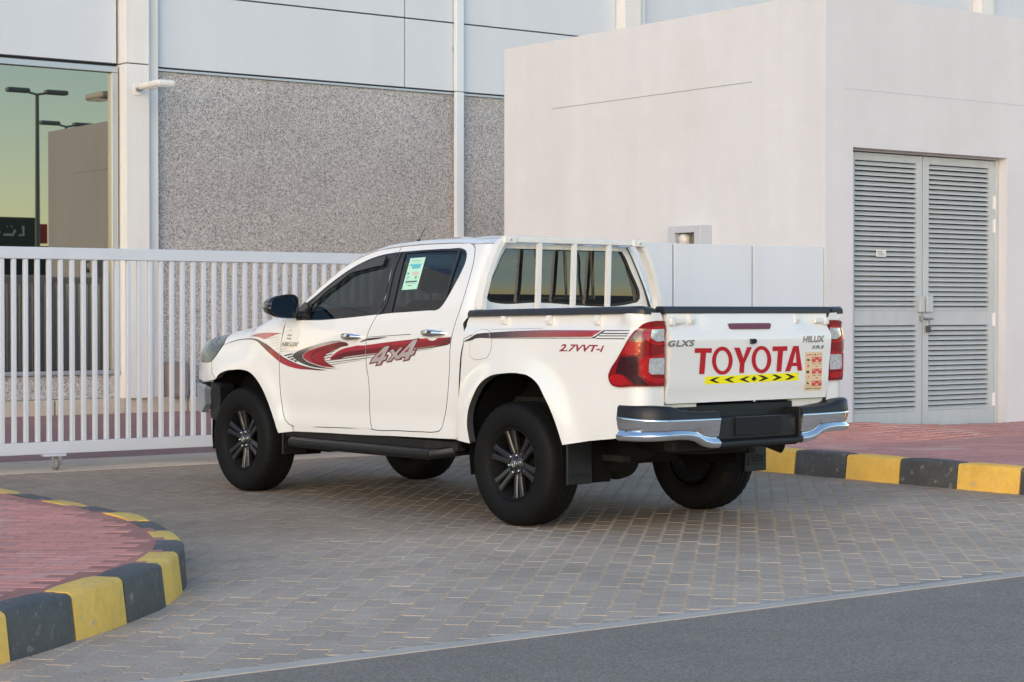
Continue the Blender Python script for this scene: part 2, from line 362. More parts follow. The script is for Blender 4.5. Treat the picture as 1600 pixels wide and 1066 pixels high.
# right pavement
def pz(p): return .186+.085*math.exp(-((p[0]-13.5)/1.1)**2)*min(1,max(0,(p[1]-11.6)/1.5))
RK=[(11.33,15.1),(11.33,13),(11.34,11),(11.36,9.6),(11.5,8.3),(12.1,7.3),(13.2,6.75),(14.6,6.6),(22,6.6)]
RP=spline(RK); RS=arclen(RP)
mb=MB(); nx,ny=24,24
gx=np.linspace(11.42,21,nx); gy=np.linspace(6.75,13.06,ny)
mb.add([(x,y,pz((x,y))-.006) for x in gx for y in gy],[(i*ny+j,(i+1)*ny+j,(i+1)*ny+j+1,i*ny+j+1) for i in range(nx-1) for j in range(ny-1)],True)
pave=struct(mb.build('pavement','red_joint'))
mb=MB(); mb.box(11.45,13.41,13.06,15.1,-.05,.18); 
o=mb.build('pavement_end','red_joint',pave)
rp=[tuple(p) for p in offset_path(RP,-.155)]+[(21,13.03),(11.5,13.03)]
lay(lambda c: inpoly(c,rp),lambda p:pz(p)+.002,125,.2,.1,(11.4,20,6.7,13.05),pave,brick_mesh(.198,.098,.02,.0025,'b'),'brick','red_brick','red_field',0)
i0=int(np.argmin(np.abs(RP[:,1]-11.356)))
kerb(RK,.56,RS[i0],.1,RS[-1]-.5,pave,-1,False)

# ------------------------------------------------------------------ showroom behind the gate
FB=22.0
sb=thing('showroom_building','long grey showroom with granite base panels under pale metal cladding','building')
boxo('wall','seam',sb,-8,37.6,FB+.10,FB+9,0,9.0)
def clad(x0,x1,z0,z1): boxo('cladding_panel','cladding',sb,x0+.010,x1-.010,FB,FB+.09,z0+.0085,z1-.0085,.006)
for z0,z1 in ((4.330,5.268),(5.268,7.0),(7.0,9.0)):
    for x0,x1 in ((10.915,14.605),(14.605,18.294),(18.705,22.42),(22.42,26.14),(26.56,30.2),(30.2,33.9),(33.9,37.6)): clad(x0,x1,z0,z1)
for z0,z1 in ((4.330,6.3),(6.3,9.)):
    for x0,x1 in ((-1.,6.46),(6.46,10.407)): clad(x0,x1,z0,z1)
granite('granite')
for x0,x1 in ((10.915,15.45),(15.45,18.294),(18.705,22.42),(22.42,26.14),(26.56,32.),(32.,37.6)): MB().box(x0+.004,x1-.004,FB+.02,FB+.09,.27,4.286,.004).build('granite_panel','granite',sb)
boxo('trim_strip','alum',sb,10.915,18.294,FB-.008,FB+.09,4.287,4.318,.003)
boxo('plinth','granite',sb,-1,10.42,FB+.01,FB+.09,.27,.552,.004)
x=-1.
while x<18.2:
    L_=.87+rng.uniform(-.05,.05)
    boxo('base_stone','plinth_stone',sb,x+.008,x+L_-.008,FB-.13,FB+.09,-.05,.266,.012); x+=L_
# pilasters
for x0 in (10.432,18.294,26.14):
    o=boxo('pilaster','pilaster_white',sb,x0,x0+.31,FB-.19,FB+.095,.266,4.323,.006)
    boxo('pilaster_upper','pilaster_white',o,x0,x0+.31,FB-.19,FB+.095,4.336,9.,.006)
    boxo('cover_strip','pilaster_white',o,x0+.342,x0+.482,FB-.085,FB+.096,.266,9.,.006)
    boxo('shadow_gap','seam',o,x0+.311,x0+.341,FB-.05,FB+.094,.266,9.)
o=boxo('downpipe','panel_grey',sb,15.385,15.517,FB-.09,FB-.02,.267,4.320,.012)
boxo('downpipe_upper','panel_grey',o,15.385,15.517,FB-.09,FB-.02,4.326,9.,.012)
for z in (1.2,3.1,4.9,7.): boxo('pipe_clip','alum',o,15.375,15.527,FB-.02,FB+.085,z,z+.04)
# showroom window
boxo('window_sill','alum',sb,-1,10.41,FB-.04,FB+.09,.556,.608,.008)
fr=MB(); fr.box(-1,10.41,FB-.02,FB+.095,4.224,4.298,.006); fr.box(10.327,10.41,FB-.02,FB+.095,.610,4.222,.006); fr.box(6.18,6.25,FB-.02,FB+.095,.610,4.222,.006)
fr.build('window_frame','alum',sb)
for x0,x1 in ((-1,6.18),(6.25,10.326)): boxo('window_pane','glass_showroom',sb,x0,x1,FB+.04,FB+.052,.610,4.222)
# cabinet and wall lamp
t=thing('wall_cabinet','small dark brown cabinet standing against the granite wall behind the gate','cabinet',(11.13,FB-.13,.267))
boxo('cabinet_body','cabinet',t,-.12,.12,-.10,.14,0,.43,.01); boxo('cabinet_door','cabinet',t,-.105,.105,-.112,-.10,.03,.40,.004)
t=thing('wall_lamp','white flat floodlight on a short arm high on the white pilaster','wall lamp',(10.58,FB-.19,4.015))
MB().box(-.05,.05,-.012,0,-.07,.07,.004).build('wall_plate','pilaster_white',t)
MB().tube([(0,0,0),(0,-.28,.01)],.025).build('arm','lamp_grey',t)
MB().box(-.12,.12,-.80,-.26,-.033,.047,.03).build('lamp_housing','pilaster_white',t); MB().box(-.10,.10,-.78,-.38,-.041,-.032,.003).build('lamp_glass','clear_lens',t)

# ------------------------------------------------------------------ plant room on the right
ub=thing('utility_building','low flat-roofed plaster plant room with grey louvred double doors','building')
B0=13.05; X0=13.417
mb=MB()
prof=[(X0,-.05),(X0,4.335),(20,4.335),(20,-.05),(16.045,-.05),(16.045,2.892),(13.787,2.892),(13.787,-.05)]
n=len(prof)
mb.add([(x,B0,z) for x,z in prof]+[(x,B0+.24,z) for x,z in prof],[(0,1,6,7),(1,2,5,6),(2,3,4,5)]+[(i,(i+1)%n,n+(i+1)%n,n+i) for i in range(n)])
mb.box(X0,X0+.24,B0+.2401,18.148,-.05,4.335); mb.box(X0+.2401,20,17.9,18.148,-.05,4.3); 
mb.build('wall','wall_paint',ub); boxo('roof','concrete',ub,X0+.25,19.9,B0+.25,17.89,4.05,4.2)
boxo('interior','dark_void',ub,13.6,16.4,B0+.55,B0+.6,-.05,3.1)
g=MB(); g.box(13.68,19.6,B0-.0025,B0+.01,3.442,3.446); g.build('plaster_joint','hood_grey',ub); g=MB(); g.box(X0-.0025,X0+.01,14.05,17.25,3.577,3.582); g.build('plaster_joint','lamp_grey',ub)
fr=MB(); fr.box(13.788,13.85,B0+.10,B0+.2,.10,2.87,.004); fr.box(15.995,16.043,B0+.10,B0+.2,.10,2.87,.004); fr.box(13.788,16.043,B0+.10,B0+.2,2.872,2.891); fr.build('door_frame','door_paint',ub)
def leaf(x0,x1,rightside):
    z0,z1=.235,2.862
    d=MB(); y0,y1=B0+.118,B0+.158; s=.085
    d.box(x0,x0+s,y0,y1,z0-.08,z1,.004); d.box(x1-s,x1,y0,y1,z0-.08,z1,.004)
    for a,b in ((z1-.075,z1),(1.185,1.33),(z0-.08,.335)): d.box(x0+s,x1-s,y0+.001,y1,a,b,.003)
    o=d.build('door_leaf','door_paint',ub)
    me=None
    for lo,hi,nn in ((.335,1.185,17),(1.33,z1-.075,30)):
        st=(hi-lo)/nn
        for i in range(nn):
            zc=lo+st*(i+.5); 
            if me is None:
                sl=MB(); hw=(x1-x0)/2-s-.001; h=.62*st
                P=[(-.006,-.46*st),(-.003,-.46*st),(-.002,-.20*st),(.032,.30*st),(.032,.34*st),(.029,.34*st),(-.006,-.16*st)]
                m_=len(P); vs=[(sx*hw,yy,zz) for sx in (-1,1) for yy,zz in P]
                sl.add(vs,[(q,(q+1)%m_,m_+(q+1)%m_,m_+q) for q in range(m_)]+[tuple(range(m_)),tuple(range(m_,2*m_))])
                so=sl.build('slat','door_paint',o); me=so.data
            else: so=bpy.data.objects.new('slat',me); COL.objects.link(so); so.parent=o
            so.location=((x0+x1)/2,y0+.003,zc)
    return o
la=leaf(13.852,14.901,False); lb=leaf(14.914,15.993,True); boxo('meeting_gap','dark_void',ub,14.9015,14.9135,B0+.14,B0+.15,.16,2.86)
yf=B0+.118
for z in (2.44,2.20,1.24,.42):
    h=MB(); h.tube([(15.994,yf-.006,z-.07),(15.994,yf-.006,z+.07)],.011); h.box(15.965,16.02,yf-.004,yf,z-.065,z+.065); h.build('hinge','pilaster_white',lb)
MB().box(14.825,14.895,yf-.045,yf-.001,1.315,1.475,.008).build('lock_box','door_paint',la); MB().box(14.925,15.02,yf-.045,yf-.001,1.315,1.475,.008).build('lock_box','door_paint',lb)
MB().tube([(14.86,yf-.02,1.255),(15.04,yf-.02,1.25)],.010).box(14.855,14.885,yf-.03,yf,1.23,1.28).build('bolt','steel',la)
p_=MB(); p_.box(14.23,14.37,yf-.010,yf-.006,1.855,1.925,.002); p_.build('door_plate','pilaster_white',la); p2=MB()
for q in (0,1,2): p2.box(14.25,14.35-.02*q,yf-.0118,yf-.0102,1.872+.016*q,1.878+.016*q)
p2.build('plate_print','lamp_grey',la)
t=thing('padlock','small brass padlock hanging on the bolt of the grey louvred doors','padlock',(14.955,yf-.035,1.20))
MB().box(-.028,.028,-.012,.012,-.085,-.02,.006).build('lock_body','brass',t); MB().tube([(-.018,0,-.02),(-.018,0,.02),(-.01,0,.038),(.01,0,.038),(.018,0,.02),(.018,0,-.02)],.005,8).build('shackle','steel',t)
# lamp box on the side wall
t=thing('bulkhead_light','grey square hood with a cream lamp inside, low on the pinkish side wall','wall lamp',(X0,14.87,2.09))
b=MB(); D_=.16
b.box(-D_,0,.15,.245,-.24,.10,.006); b.box(-D_,0,-.245,-.15,-.24,.10,.006); b.box(-D_,0,-.149,.149,.03,.099,.006); b.box(-.02,0,-.149,.149,-.24,.029); b.box(-D_,0,-.149,.149,-.24,-.15,.004)
b.build('hood','hood_grey',t); l=MB(); l.lathe([(0.,-.13),(.05,-.125),(.062,-.10),(.062,-.03),(.05,-.01),(0,0)],20,'x',(-.02,.06,-.04)); l.build('lamp','cream_lamp',t); MB().tube([(-.1,-.03,-.2),(-.1,-.03,.03)],.008).build('conduit','brass',t)
# sheet panel fence
pf=thing('panel_fence','row of tall plain grey sheet panels running up to the plant room corner','fence')
for x0,x1 in ((12.499,13.405),(11.534,12.475),(10.569,11.510),(9.60,10.545)): boxo('panel','panel_grey',pf,x0,x1,B0+.012,B0+.075,.03,1.927,.004)
for xg in (12.487,11.522,10.557): boxo('joint_strip','seam',pf,xg-.012,xg+.012,B0+.058,B0+.072,.03,1.92)
boxo('back_rail','panel_grey',pf,9.6,13.405,B0+.076,B0+.12,1.55,1.62); boxo('back_rail','panel_grey',pf,9.6,13.405,B0+.076,B0+.12,.35,.42)
for x in (9.7,11.52,13.33): boxo('post','panel_grey',pf,x-.03,x+.03,B0+.121,B0+.18,-.05,1.9)
# sliding gate
GB=15.35
g=thing('sliding_gate','long white barred sliding gate across the driveway behind the pickup','gate',(9.6,GB,0))
x0,x1=4.6-9.6,13.38-9.6
boxo('top_rail','gate_paint',g,x0,x1,-.03,.03,1.757,1.856,.006); boxo('bottom_rail','gate_paint',g,x0,x1,-.03,.03,.138,.238,.006)
bar=None; xb=6.224-.10243*16-9.6+.004
while xb<x1-.05:
    if bar is None: bar=boxo('bar','gate_paint',g,-.0185,.0185,-.02,.02,.2385,1.7565,.005)
    else: bar=copy(bar,g)
    bar.location.x=xb; xb+=.10243
for xc in (6.68-9.6,10.3-9.6,5.0-9.6):
    c=boxo('caster_bracket','gate_paint',g,xc-.10,xc+.09,-.05,.05,.118,.137,.003)
    q=MB(); q.box(xc-.028,xc-.022,-.05,.0,.03,.118); q.box(xc+.022,xc+.05,-.055,.0,.045,.118,.003); q.build('caster_fork','alum',c)
    MB().lathe([(0,-.018),(.045,-.018),(.05,-.012),(.05,.012),(.045,.018),(0,.018)],24,'x',(xc,-.025,.054)).build('caster_wheel','cabinet',c)
# litter
def scrap(x,y,s,lab,m='paper'):
    mb=MB(); n=7; vs=[]
    for i in range(n):
        a=2*math.pi*i/n; r=s*rng.uniform(.6,1.2); vs.append((x+r*math.cos(a),y+r*math.sin(a)*.8,.006+rng.uniform(0,.02)))
    vs.append((x,y,.035)); mb.add(vs,[(i,(i+1)%n,n) for i in range(n)]); o=mb.build('paper_scrap',m); tag(o,lab,'litter')
scrap(8.75,19.9,.09,'crumpled white paper scrap on the red forecourt behind the gate'); scrap(9.6,22.2,.05,'small yellowish scrap of paper lying near the showroom base','cream_lamp')
def leaf_(x,y,rz,s_,lab):
    mb=MB(); mb.add([(-1,0,0),(-.3,.35,.12),(.5,.28,.10),(1,0,.25),(.5,-.28,.05),(-.3,-.35,.0)],[(0,1,5),(1,2,4,5),(2,3,4)]); mb.v=[(a*s_,b*s_,c*s_) for a,b,c in mb.v]
    o=mb.build('dry_leaf','cabinet'); o.location=(x,y,.006); o.rotation_euler=(0,0,rz); tag(o,lab,'leaf')
leaf_(4.62,7.72,.4,.022,'small dry brown leaf on the paved driveway in front of the rear wheel'); leaf_(5.13,5.45,1.2,.020,'tiny dry brown leaf lying alone on the grey asphalt road')
# ------------------------------------------------------------------ across the road (seen mirrored in the panes)
t=thing('shop','low dark shop with a signboard across the road, mirrored in the showroom window','shop',(27,-32,0))
boxo('wall','dark_cladding',t,-8,6.2,-9,0,-.05,4.0)
sg=boxo('signboard','sign_board',t,-6,5.3,.01,.12,4.0,5.15)
s=MB()   # Arabic-style strokes, as far as they can be read in the pane
def stroke(pts,w_=.055): s.tube([(x,.13,z) for x,z in pts],w_,6)
stroke([(3.0,4.95),(3.0,4.55),(3.15,4.42),(3.6,4.42),(3.75,4.55)]); stroke([(3.9,4.42),(4.3,4.42),(4.4,4.62)]); stroke([(4.05,4.75),(4.07,4.77)],.05); stroke([(4.25,4.75),(4.27,4.77)],.05); stroke([(4.55,4.42),(4.75,4.42),(4.75,4.8)])
s.build('sign_lettering','sign_white',sg); boxo('sign_end','sign_red',t,5.4,5.8,.01,.12,4.1,4.9)
def lamp(x,y,h,lab):
    t=thing('street_lamp',lab,'street lamp',(x,y,0),0,'twin head street lamps across the road')
    MB().tube([(0,0,-.05),(0,0,h*.5),(0,0,h-.1)],[.09,.075,.055],12).build('pole','lamp_grey',t)
    MB().tube([(-.35,0,h-.03),(0,0,h-.1),(.35,0,h-.03)],.035,8).build('bracket','lamp_grey',t)
    for sx in (-1,1): MB().box(sx*.62-.36,sx*.62+.36,-.15,.15,h-.07,h+.07,.05).build('lamp_head','lamp_grey',t)
lamp(24.2,-12.7,8.05,'tall slim twin head street lamp across the road, mirrored in the showroom window')
lamp(28.6,-20.5,7.9,'twin head street lamp standing farthest back, near the low dark shop')
lamp(27.2,-7.5,8.0,'twin head street lamp nearest to the road across from the showroom')
t=thing('boundary_wall','long low brown boundary wall far across the road','wall',(60,-58,0)); 
boxo('wall','cabinet',t,-75,60,-.2,0,-.05,2.6); boxo('coping','lamp_grey',t,-75,60,-.26,.06,2.6,2.7)
def curve(tab):
    xs=np.array([t[0] for t in tab],float); ys=np.array([t[1] for t in tab],float)
    h=np.diff(xs); d=np.diff(ys)/h; m=np.zeros(len(xs)); m[0]=d[0]; m[-1]=d[-1]
    for i in range(1,len(xs)-1):
        if d[i-1]*d[i]>0:
            w1=2*h[i]+h[i-1]; w2=h[i]+2*h[i-1]; m[i]=(w1+w2)/(w1/d[i-1]+w2/d[i])
    def f(v):
        v=np.clip(np.asarray(v,float),xs[0],xs[-1]); i=np.clip(np.searchsorted(xs,v,side='right')-1,0,len(xs)-2)
        t=(v-xs[i])/h[i]
        return ys[i]*(2*t**3-3*t*t+1)+h[i]*m[i]*(t**3-2*t*t+t)+ys[i+1]*(3*t*t-2*t**3)+h[i]*m[i+1]*(t**3-t*t)
    return f
CABY=curve([(.36,.842),(.44,.860),(.50,.871),(.56,.876),(.60,.873),(.64,.873),(.70,.880),(.80,.890),(.95,.896),(1.06,.897),(1.14,.890),(1.22,.874),(1.28,.858),(1.34,.838),(1.42,.808),(1.52,.765),(1.62,.718),(1.72,.665),(1.80,.615),(1.86,.57)])
BEDY=curve([(.36,.862),(.46,.874),(.55,.885),(.66,.892),(.80,.897),(.95,.900),(1.08,.903),(1.17,.903),(1.195,.898),(1.212,.882),(1.232,.860),(1.25,.853),(1.30,.853),(1.36,.853)])
FENT=curve([(-1,.85),(-.70,.868),(-.55,.880),(-.4,.890),(-.30,.896),(-.2,.893),(-.14,.886),(-.08,.868),(-.04,.842),(-.015,.806),(0,.765),(.03,.70)])
FENZ=curve([(-.7,1.335),(-.53,1.32),(-.4,1.30),(-.2,1.262),(-.05,1.212),(.1,1.187),(.3,1.163),(.55,1.135),(.9,1.08),(1.1,1.0)])
BTOP=curve([(1.15,0.),(1.2,.35),(1.25,1.),(1.4,1.)])
def sm(a,b,v): t=np.clip((v-a)/(b-a),0,1); return t*t*(3-2*t)
def flare(x,z,xc):
    r=np.hypot((x-xc)/.50,(z-.40)/.535)
    return .030*np.where(r<1,1.,np.exp(-((r-1.)/.20)**2))*sm(.30,.5,z+0*x)
def Ycab(x,z): return CABY(z)+flare(x,z,0.)*sm(-.95,-.55,x)
def Yfen(x,z):
    t=z-FENZ(x); y=FENT(t)
    y=np.where(t<-.30,np.minimum(CABY(z),.9),y)
    x2=np.maximum(x-.30,0)
    return y+flare(x,z,0.)*sm(-.12,-.30,t)-.561*x2*x2
def Ybed(x,z):
    y=BEDY(z); k=sm(-3.98,-4.12,x)*sm(1.17,1.25,z)
    return y+k*(.893-.02*(z-1.2)-y)+flare(x,z,-3.085)
XRC=curve([(.4,-2.67),(1.22,-2.67),(1.34,-2.60),(1.45,-2.60),(1.6,-2.595),(1.755,-2.588),(1.80,-2.575),(1.84,-2.54)])
def wrapS(s,z,Y,xr,rc):
    s=np.asarray(s,float); z=np.asarray(z,float)
    xc=xr+rc; x=np.maximum(s,xc); y=Y(x,z); ex=np.maximum(xc-s,0.)
    th=np.minimum(ex/rc,np.pi/2); d=np.maximum(ex-rc*np.pi/2,0)
    return np.stack([x-rc*np.sin(th),y-rc*(1-np.cos(th))-d,z+0*x],-1)
def Scab(s,z): return wrapS(s,z,Ycab,XRC(z),.065)
def Sfen(s,z):
    s=np.asarray(s,float); z=np.asarray(z,float); return np.stack([s+0*z,Yfen(s,z),z+0*s],-1)
def Sbed(s,z): return wrapS(s,z,Ybed,-4.225+0*np.asarray(z,float),.09)
TGX=curve([(.70,-4.228),(.80,-4.232),(.845,-4.236),(.875,-4.246),(1.0,-4.258),(1.12,-4.272),(1.170,-4.275),(1.205,-4.262),(1.232,-4.240),(1.26,-4.236),(1.36,-4.232)])
def Stail(y,z):
    y=np.asarray(y,float); z=np.asarray(z,float)
    # pressed raised field in the upper middle of the gate
    k=sm(.50,.36,np.abs(y)-.35*(1.26-z))*sm(1.315,1.295,z)*sm(1.2,1.225,z)
    return np.stack([TGX(z)-.018*k+0*y,y+0*z,z+0*y],-1)
def Sback(y,z):
    y=np.asarray(y,float); z=np.asarray(z,float)
    return np.stack([XRC(z)+.018*(y/.7)**2+0*y,y+0*z,z+0*y],-1)
D={
'door_front_edge':[(-0.5562,1.2675),(-0.5551,1.1808),(-0.5308,1.0573),(-0.5221,0.9657),(-0.5196,0.8741),(-0.5248,0.7827),(-0.5359,0.6915),(-0.5556,0.6007),(-0.5832,0.5516),(-0.6134,0.523),(-0.6582,0.5106)],
'door_bottom':[(-0.6582,0.5106),(-0.9938,0.5171),(-1.3015,0.5245),(-1.613,0.5301)],
'door_bottom2':[(-1.6273,0.5286),(-1.8853,0.5341),(-2.1628,0.5387),(-2.285,0.5437)],
'rdoor_rear':[(-2.285,0.5437),(-2.3391,0.5533),(-2.3649,0.573),(-2.382,0.619),(-2.4166,0.6946),(-2.4704,0.9385),(-2.4825,1.143),(-2.4931,1.2287),(-2.5101,1.339),(-2.5094,1.4866),(-2.4936,1.6065),(-2.4585,1.7028),(-2.4314,1.7411),(-2.3905,1.7607)],
'door_top_r':[(-2.3905,1.7607),(-2.2639,1.77),(-2.1277,1.7719),(-1.8528,1.7705),(-1.6317,1.7631)],
'door_top_f':[(-1.6317,1.7631),(-1.5223,1.7553),(-1.4401,1.7484),(-1.3109,1.7247),(-1.1895,1.6871),(-1.0745,1.6353),(-0.9681,1.5648),(-0.8603,1.4892),(-0.7532,1.4039),(-0.691,1.3564)],
'bgap':[(-1.6317,1.7631),(-1.6254,1.6563),(-1.6721,1.387),(-1.6358,1.2967),(-1.6054,1.245),(-1.5798,1.1889),(-1.5683,1.1285),(-1.5707,1.0596),(-1.5714,0.9906),(-1.5955,0.8575),(-1.5967,0.7496),(-1.5809,0.6625),(-1.5907,0.5851),(-1.613,0.5301)],
'win_bottom_f':[(-0.7448,1.2613),(-0.9816,1.2621),(-1.2523,1.2763),(-1.4273,1.2876),(-1.5701,1.2974),(-1.6336,1.3019)],
'win_bottom_r':[(-1.6336,1.3019),(-1.7802,1.311),(-1.9868,1.3205),(-2.1886,1.3293),(-2.2681,1.3326),(-2.2968,1.3433),(-2.3113,1.3557)],
'win_rear':[(-2.3113,1.3557),(-2.3483,1.4177),(-2.3751,1.4921),(-2.3967,1.5707),(-2.4027,1.6372),(-2.3844,1.6919),(-2.3545,1.7199),(-2.3199,1.7313)],
'win_top_r':[(-2.3199,1.7313),(-2.1553,1.7362),(-1.9505,1.7352),(-1.7437,1.7301),(-1.6463,1.7267)],
'win_top_f':[(-1.6463,1.7267),(-1.5361,1.7196),(-1.4023,1.7027),(-1.2777,1.6696),(-1.1582,1.6249),(-1.0447,1.566),(-0.9335,1.4976),(-0.8225,1.4217),(-0.7015,1.3518)],
'glass_f':[(-1.5166,1.7068),(-1.4123,1.6891),(-1.2874,1.6561),(-1.1798,1.6156),(-1.0677,1.5545),(-0.9578,1.4838),(-0.8608,1.4102),(-0.8146,1.3494),(-0.8033,1.3088),(-0.8356,1.2729),(-0.9779,1.2711),(-1.2492,1.2837),(-1.5307,1.3039),(-1.541,1.3441),(-1.5349,1.5267),(-1.523,1.6363)],
'glass_r':[(-1.7031,1.718),(-1.8896,1.7237),(-2.0948,1.7261),(-2.266,1.7229),(-2.2773,1.6774),(-2.2933,1.5429),(-2.3138,1.393),(-2.3008,1.364),(-2.2767,1.3433),(-2.1179,1.3351),(-1.7824,1.3217),(-1.7753,1.3952),(-1.7407,1.5675)],
'glass_q':[(-2.2932,1.7222),(-2.3389,1.714),(-2.367,1.6923),(-2.3867,1.6417),(-2.381,1.5751),(-2.3618,1.4922),(-2.3303,1.4136),(-2.3164,1.3805),(-2.3231,1.4012),(-2.3154,1.551),(-2.3044,1.6769)],
'visor':[(-1.527,1.6978),(-1.4172,1.6824),(-1.2905,1.6516),(-1.1829,1.6111),(-1.0706,1.55),(-0.962,1.4771),(-0.862,1.4079),(-0.8416,1.3584),(-0.8958,1.3898),(-0.9772,1.4522),(-1.0922,1.5162),(-1.1779,1.5732),(-1.3245,1.6021),(-1.4594,1.622),(-1.5349,1.6295)],
'cab_rear_low':[(-2.4859,0.5067),(-2.5051,0.657),(-2.5389,0.773),(-2.5827,1.0346),(-2.5902,1.1725),(-2.5969,1.2496),(-2.5915,1.3186)],
'sill_low':[(-0.66,0.4686),(-0.9856,0.4763),(-1.4434,0.4828),(-1.8793,0.4942),(-2.2928,0.5012),(-2.4857,0.5055)],
'gap_sill_f':[(-0.6582,0.5106),(-0.66,0.4686)],
'fen_arch':[(0.2953,0.8164),(0.2566,0.8485),(0.1744,0.8766),(0.0413,0.8925),(-0.0718,0.8951),(-0.1822,0.8758),(-0.2752,0.8177),(-0.345,0.741),(-0.4021,0.6366),(-0.47,0.529),(-0.4935,0.4496)],
'fen_low':[(-0.4935,0.4496),(-0.5782,0.4597),(-0.6605,0.4686)],
'fen_lamp':[(0.2957,1.1543),(0.2205,1.1149),(0.2676,1.0645),(0.3628,0.977),(0.4127,0.9472)],
'lamp_f':[(0.2957,1.1543),(0.3951,1.1437),(0.4707,1.1285),(0.4335,1.0908),(0.4528,1.0473),(0.46,1.0039),(0.4466,0.9609),(0.4127,0.9472),(0.3628,0.977),(0.2676,1.0645),(0.2205,1.1149)],
'bumper_f':[(0.4127,0.9472),(0.5204,0.9375),(0.5497,0.9101),(0.581,0.8607),(0.6006,0.8016),(0.2956,0.814)],
'bed_front':[(-2.6221,1.2963),(-2.5938,1.2455),(-2.6257,1.173),(-2.6025,1.035),(-2.5731,0.7746),(-2.5611,0.6605),(-2.5409,0.5067)],
'bed_low_f':[(-2.5409,0.5067),(-2.6983,0.4886)],
'bed_arch':[(-2.6983,0.4886),(-2.6879,0.5449),(-2.6807,0.6052),(-2.6958,0.6947),(-2.7509,0.7941),(-2.8122,0.8673),(-2.9072,0.9177),(-3.0441,0.9402),(-3.1886,0.9437),(-3.2758,0.931),(-3.3607,0.8849),(-3.4173,0.8161),(-3.4869,0.7157),(-3.5364,0.6151),(-3.5714,0.5253)],
'bed_low_r':[(-3.5714,0.5253),(-3.6736,0.5424),(-3.7763,0.5586),(-4.008,0.5853),(-4.1964,0.623)],
'bed_corner':[(-4.3623,0.7034),(-4.3649,0.7846),(-4.3671,0.8953),(-4.3707,1.0539),(-4.3707,1.1645),(-4.3491,1.2566),(-4.3324,1.3119)],
'bed_top':[(-4.3323,1.3174),(-4.233,1.3193),(-3.9595,1.3162),(-3.513,1.3094),(-3.039,1.303),(-2.6221,1.2963)],
'tl':[(-4.3569,1.2713),(-4.2707,1.2692),(-4.2274,1.2597),(-4.1923,1.238),(-4.1578,1.1898),(-4.1025,1.117),(-4.0461,1.0483),(-3.9878,0.9839),(-3.9728,0.9543),(-3.9792,0.9203),(-4.0071,0.8943),(-4.0352,0.8888),(-4.1744,0.8936),(-4.3649,0.8928),(-4.3675,1.01),(-4.3685,1.1552)],
'tl_dark1':[(-4.2017,1.2236),(-4.2162,1.1588),(-4.2042,1.154),(-4.1614,1.1562),(-4.1739,1.1899)],
'tl_dark2':[(-4.085,1.0645),(-4.197,1.0661),(-4.1952,0.9641),(-4.2333,0.916),(-4.2541,0.9013),(-4.1745,0.9013),(-4.1472,0.9345),(-4.1067,0.9576),(-4.0368,0.9656),(-4.056,1.0194)],
'tl_clear1':[(-4.2541,1.2211),(-4.3476,1.2239),(-4.3658,1.1552),(-4.2955,1.1535),(-4.2616,1.1707)],
'tl_clear2':[(-4.2542,1.0553),(-4.3644,1.0575),(-4.362,0.9617),(-4.2608,0.9638),(-4.2472,0.9784)],
'tl_bar1':[(-4.1406,1.1464),(-4.2066,1.1478),(-4.2042,1.0796),(-4.0956,1.0772)],
'tl_c':[(-4.2618,1.2331),(-4.351,1.2365),(-4.3477,1.2249),(-4.2564,1.2225),(-4.2476,1.2043),(-4.257,1.1697),(-4.2901,1.1473),(-4.3645,1.1456),(-4.3645,1.1311),(-4.2821,1.132),(-4.2409,1.1564),(-4.2226,1.19),(-4.2241,1.214)],
'tl_d':[(-4.2488,1.065),(-4.3646,1.0803),(-4.3645,1.0594),(-4.257,1.0572),(-4.2433,1.041),(-4.2419,0.976),(-4.2663,0.9444),(-4.3615,0.9375),(-4.3611,0.9133),(-4.2787,0.9128),(-4.2336,0.9352),(-4.2072,0.9642),(-4.2063,1.0411),(-4.2162,1.0603)],
'tl_e':[(-4.019,0.9603),(-4.1031,0.9503),(-4.1468,0.9128),(-4.1126,0.9022),(-4.0213,0.902),(-3.9935,0.9256),(-3.994,0.9499)],
'fuel':[(-2.7297,1.1876),(-2.8816,1.1931),(-2.9028,1.1806),(-2.9013,1.1045),(-2.8777,1.0535),(-2.8588,1.0337),(-2.7125,1.0309),(-2.6894,1.0459),(-2.6924,1.1188),(-2.7087,1.1703)],
'd_fr1':[(-0.1011,1.1397),(-0.204,1.1594),(-0.2935,1.1676),(-0.3735,1.1701),(-0.5464,1.1689),(-0.4808,1.1596),(-0.3988,1.1419),(-0.3159,1.1244),(-0.2515,1.1348),(-0.1749,1.1405)],
'd_band':[(0.2703,1.0692),(0.1644,1.0971),(0.053,1.1164),(-0.074,1.1254),(-0.1718,1.1256),(-0.2246,1.1215),(-0.2753,1.1091),(-0.3295,1.0936),(-0.3818,1.0735),(-0.4671,1.038),(-0.5222,1.016),(-0.5751,0.9964),(-0.672,0.9687),(-0.7918,0.944),(-0.9102,0.9285),(-1.0272,0.92),(-1.1198,0.9164),(-1.0269,0.9138),(-0.9097,0.916),(-0.7909,0.9178),(-0.6789,0.928),(-0.5821,0.9464),(-0.5253,0.9635),(-0.4684,0.9899),(-0.3846,1.0275),(-0.2974,1.0724),(-0.2422,1.0994),(-0.1851,1.1136),(-0.0986,1.1182),(0.0489,1.1108),(0.1612,1.0924)],
